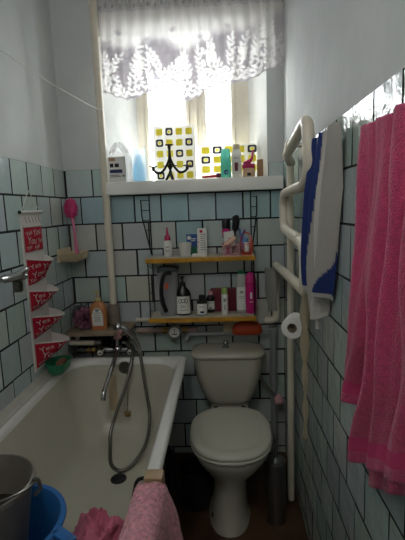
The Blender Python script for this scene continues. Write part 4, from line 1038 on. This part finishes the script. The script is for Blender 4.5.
for fx in (.06,.2,.35,.47,.62,.75,.88,.97):     # rosettes
    cx_ = CX0+fx*(CX1-CX0); cz_ = botz(fx)+.075
    leaves = [q for q in leaves if (q[0]-cx_)**2+(q[1]-cz_)**2 > .04**2]
    for k in range(8): a = 2*PI*k/8; add_leaf(cx_+.024*math.cos(a),cz_+.024*math.sin(a),a,.03,.011)
up = []
for fx in (.10,.26,.40,.55,.70,.85): 
    for da in (-.6,0,.6): up.append((CX0+fx*(CX1-CX0)+.014*math.sin(da),2.38+.014*math.cos(da)+.02*math.sin(fx*20),math.sin(da),math.cos(da),.03,.009))
grid = {}
for q in leaves: 
    for i in range(-1,2):
        for j in range(-1,2): grid.setdefault((int(q[0]/.03)+i,int(q[1]/.03)+j),[]).append(q)
def leafval(x,z):
    best = 9
    for (lx,lz,c_,s_,l,w) in grid.get((int(x/.03),int(z/.03)),()):
        u = ((x-lx)*c_+(z-lz)*s_)/(l*.5); v = (-(x-lx)*s_+(z-lz)*c_)/(w*.5)
        d = abs(v)/(max(.0,1-u*u)+.02) if abs(u) < 1 else 9
        best = min(best,d)
    return best
NU, NV = 300, 150
mb = MB(); opens = []
ZTOP = 2.605
for j in range(NV+1):
    for i in range(NU+1):
        s, t_ = i/NU, j/NV
        zb = botz(s); z = ZTOP+(zb-ZTOP)*t_; x = CX0+(CX1-CX0)*s
        fold = math.sin(s*2*PI*17+1.5*math.sin(s*13)); y = -.055+(.010*(1-.45*t_))*fold+.006*math.sin(s*40+t_*5)*t_
        if z > 2.535: y += .006*math.sin(s*2*PI*40)
        mb.v.append((x,y,z))
        hgt = z-zb
        if z > 2.515:
            op = .06 if (math.sin(s*2*PI*26+1)>.35 and 2.53<z<2.553) is False else .8
        else:
            low = smoothstep(.27,.20,hgt); low = 1-smoothstep(.22,.29,hgt)
            op = .11*(1-low)+.02*low
            if hgt < .32:
                d = leafval(x,z)
                if d < 1: op = .36 if hgt < .24 else .3
            if hgt < .008: op = .03
            for (lx,lz,c_,s_,l,w) in up:
                if abs(x-lx)<.03 and abs(z-lz)<.03:
                    u=((x-lx)*c_+(z-lz)*s_)/(l*.5); v=(-(x-lx)*s_+(z-lz)*c_)/(w*.5)
                    if u*u+v*v<1: op=.05
        opens.append(op)
for j in range(NV):
    for i in range(NU):
        a = j*(NU+1)+i; mb.f.append((a,a+1,a+NU+2,a+NU+1)); mb.mi.append(0)
o = mb.build('lace_panel', M['lace'], cu, angle=180)
at = o.data.attributes.new('open','FLOAT','POINT'); at.data.foreach_set('value', opens)
mb = MB(); mb.tube([(.272,-.055,2.61),(1.232,-.055,2.61)], .007, 10); mb.build('curtain_rod', M['white'], cu)

# ------------------------------------------------------------------ light
FILL_LAMP = 9.5
w = bpy.data.worlds.new('overcast_sky'); scene.world = w; w.use_nodes = True
bg = w.node_tree.nodes['Background']; bg.inputs['Color'].default_value = (.93,.97,1.0,1); bg.inputs['Strength'].default_value = 11.0
pl = bpy.data.lights.new('window_portal','AREA'); pl.shape='RECTANGLE'; pl.size=.62; pl.size_y=.76; pl.cycles.is_portal = True
po = bpy.data.objects.new('window_portal', pl); C.objects.link(po); po.location = (.71,.395,1.99); po.rotation_euler = (-PI/2,0,0)

lp = empty('added_fill_lamp', (.62,-2.40,2.52), 'added white globe fill lamp on the ceiling, out of view by the door', 'lamp')  # unseen globe added as fill to brighten the back wall
mb = MB(); mb.lathe([(.06,2.78),(.06,2.765),(.035,2.745),(.03,2.72)],24,(.62,-2.40,0)); mb.build('fill_lamp_base', M['white'], lp)
ge = bpy.data.materials.new('fill_lamp_glow'); ge.use_nodes = True
gb_ = ge.node_tree.nodes['Principled BSDF']; gb_.inputs['Emission Color'].default_value = (1,.96,.91,1); gb_.inputs['Emission Strength'].default_value = FILL_LAMP
mb = MB(); mb.sphere((.62,-2.40,2.58),.16,n=28,m=18); mb.build('globe', ge, lp)
# ------------------------------------------------------------------ camera
f, pi_, ya, ro, cx, cy, cz_ = 416.8125, .1473, .0501, -.0367, .8845, -2.3688, 1.4917
F = Vector((-math.sin(ya)*math.cos(pi_), math.cos(ya)*math.cos(pi_), -math.sin(pi_)))
R = Vector((math.cos(ya), math.sin(ya), 0)); Up = R.cross(F)
c_, s_ = math.cos(ro), math.sin(ro)
R2 = R*c_+Up*s_; U2 = Up*c_-R*s_
cam = bpy.data.cameras.new('camera'); co = bpy.data.objects.new('camera', cam); C.objects.link(co)
co.matrix_world = Matrix(((R2.x,U2.x,-F.x,cx),(R2.y,U2.y,-F.y,cy),(R2.z,U2.z,-F.z,cz_),(0,0,0,1)))
cam.sensor_fit = 'VERTICAL'; cam.sensor_height = 36; cam.lens = f*36/540; cam.clip_start = .02
scene.camera = co
for ob in scene.objects:
    if '_o' in ob: del ob['_o']
scene.view_settings.view_transform = 'Standard'; scene.view_settings.look = 'None'; scene.view_settings.gamma = 1; scene.view_settings.exposure = 0.58
scene.view_settings.use_curve_mapping = False
scene.cycles.use_denoising = True
scene.cycles.max_bounces = 12; scene.cycles.diffuse_bounces = 8; scene.cycles.transparent_max_bounces = 16; scene.cycles.sample_clamp_indirect = 6
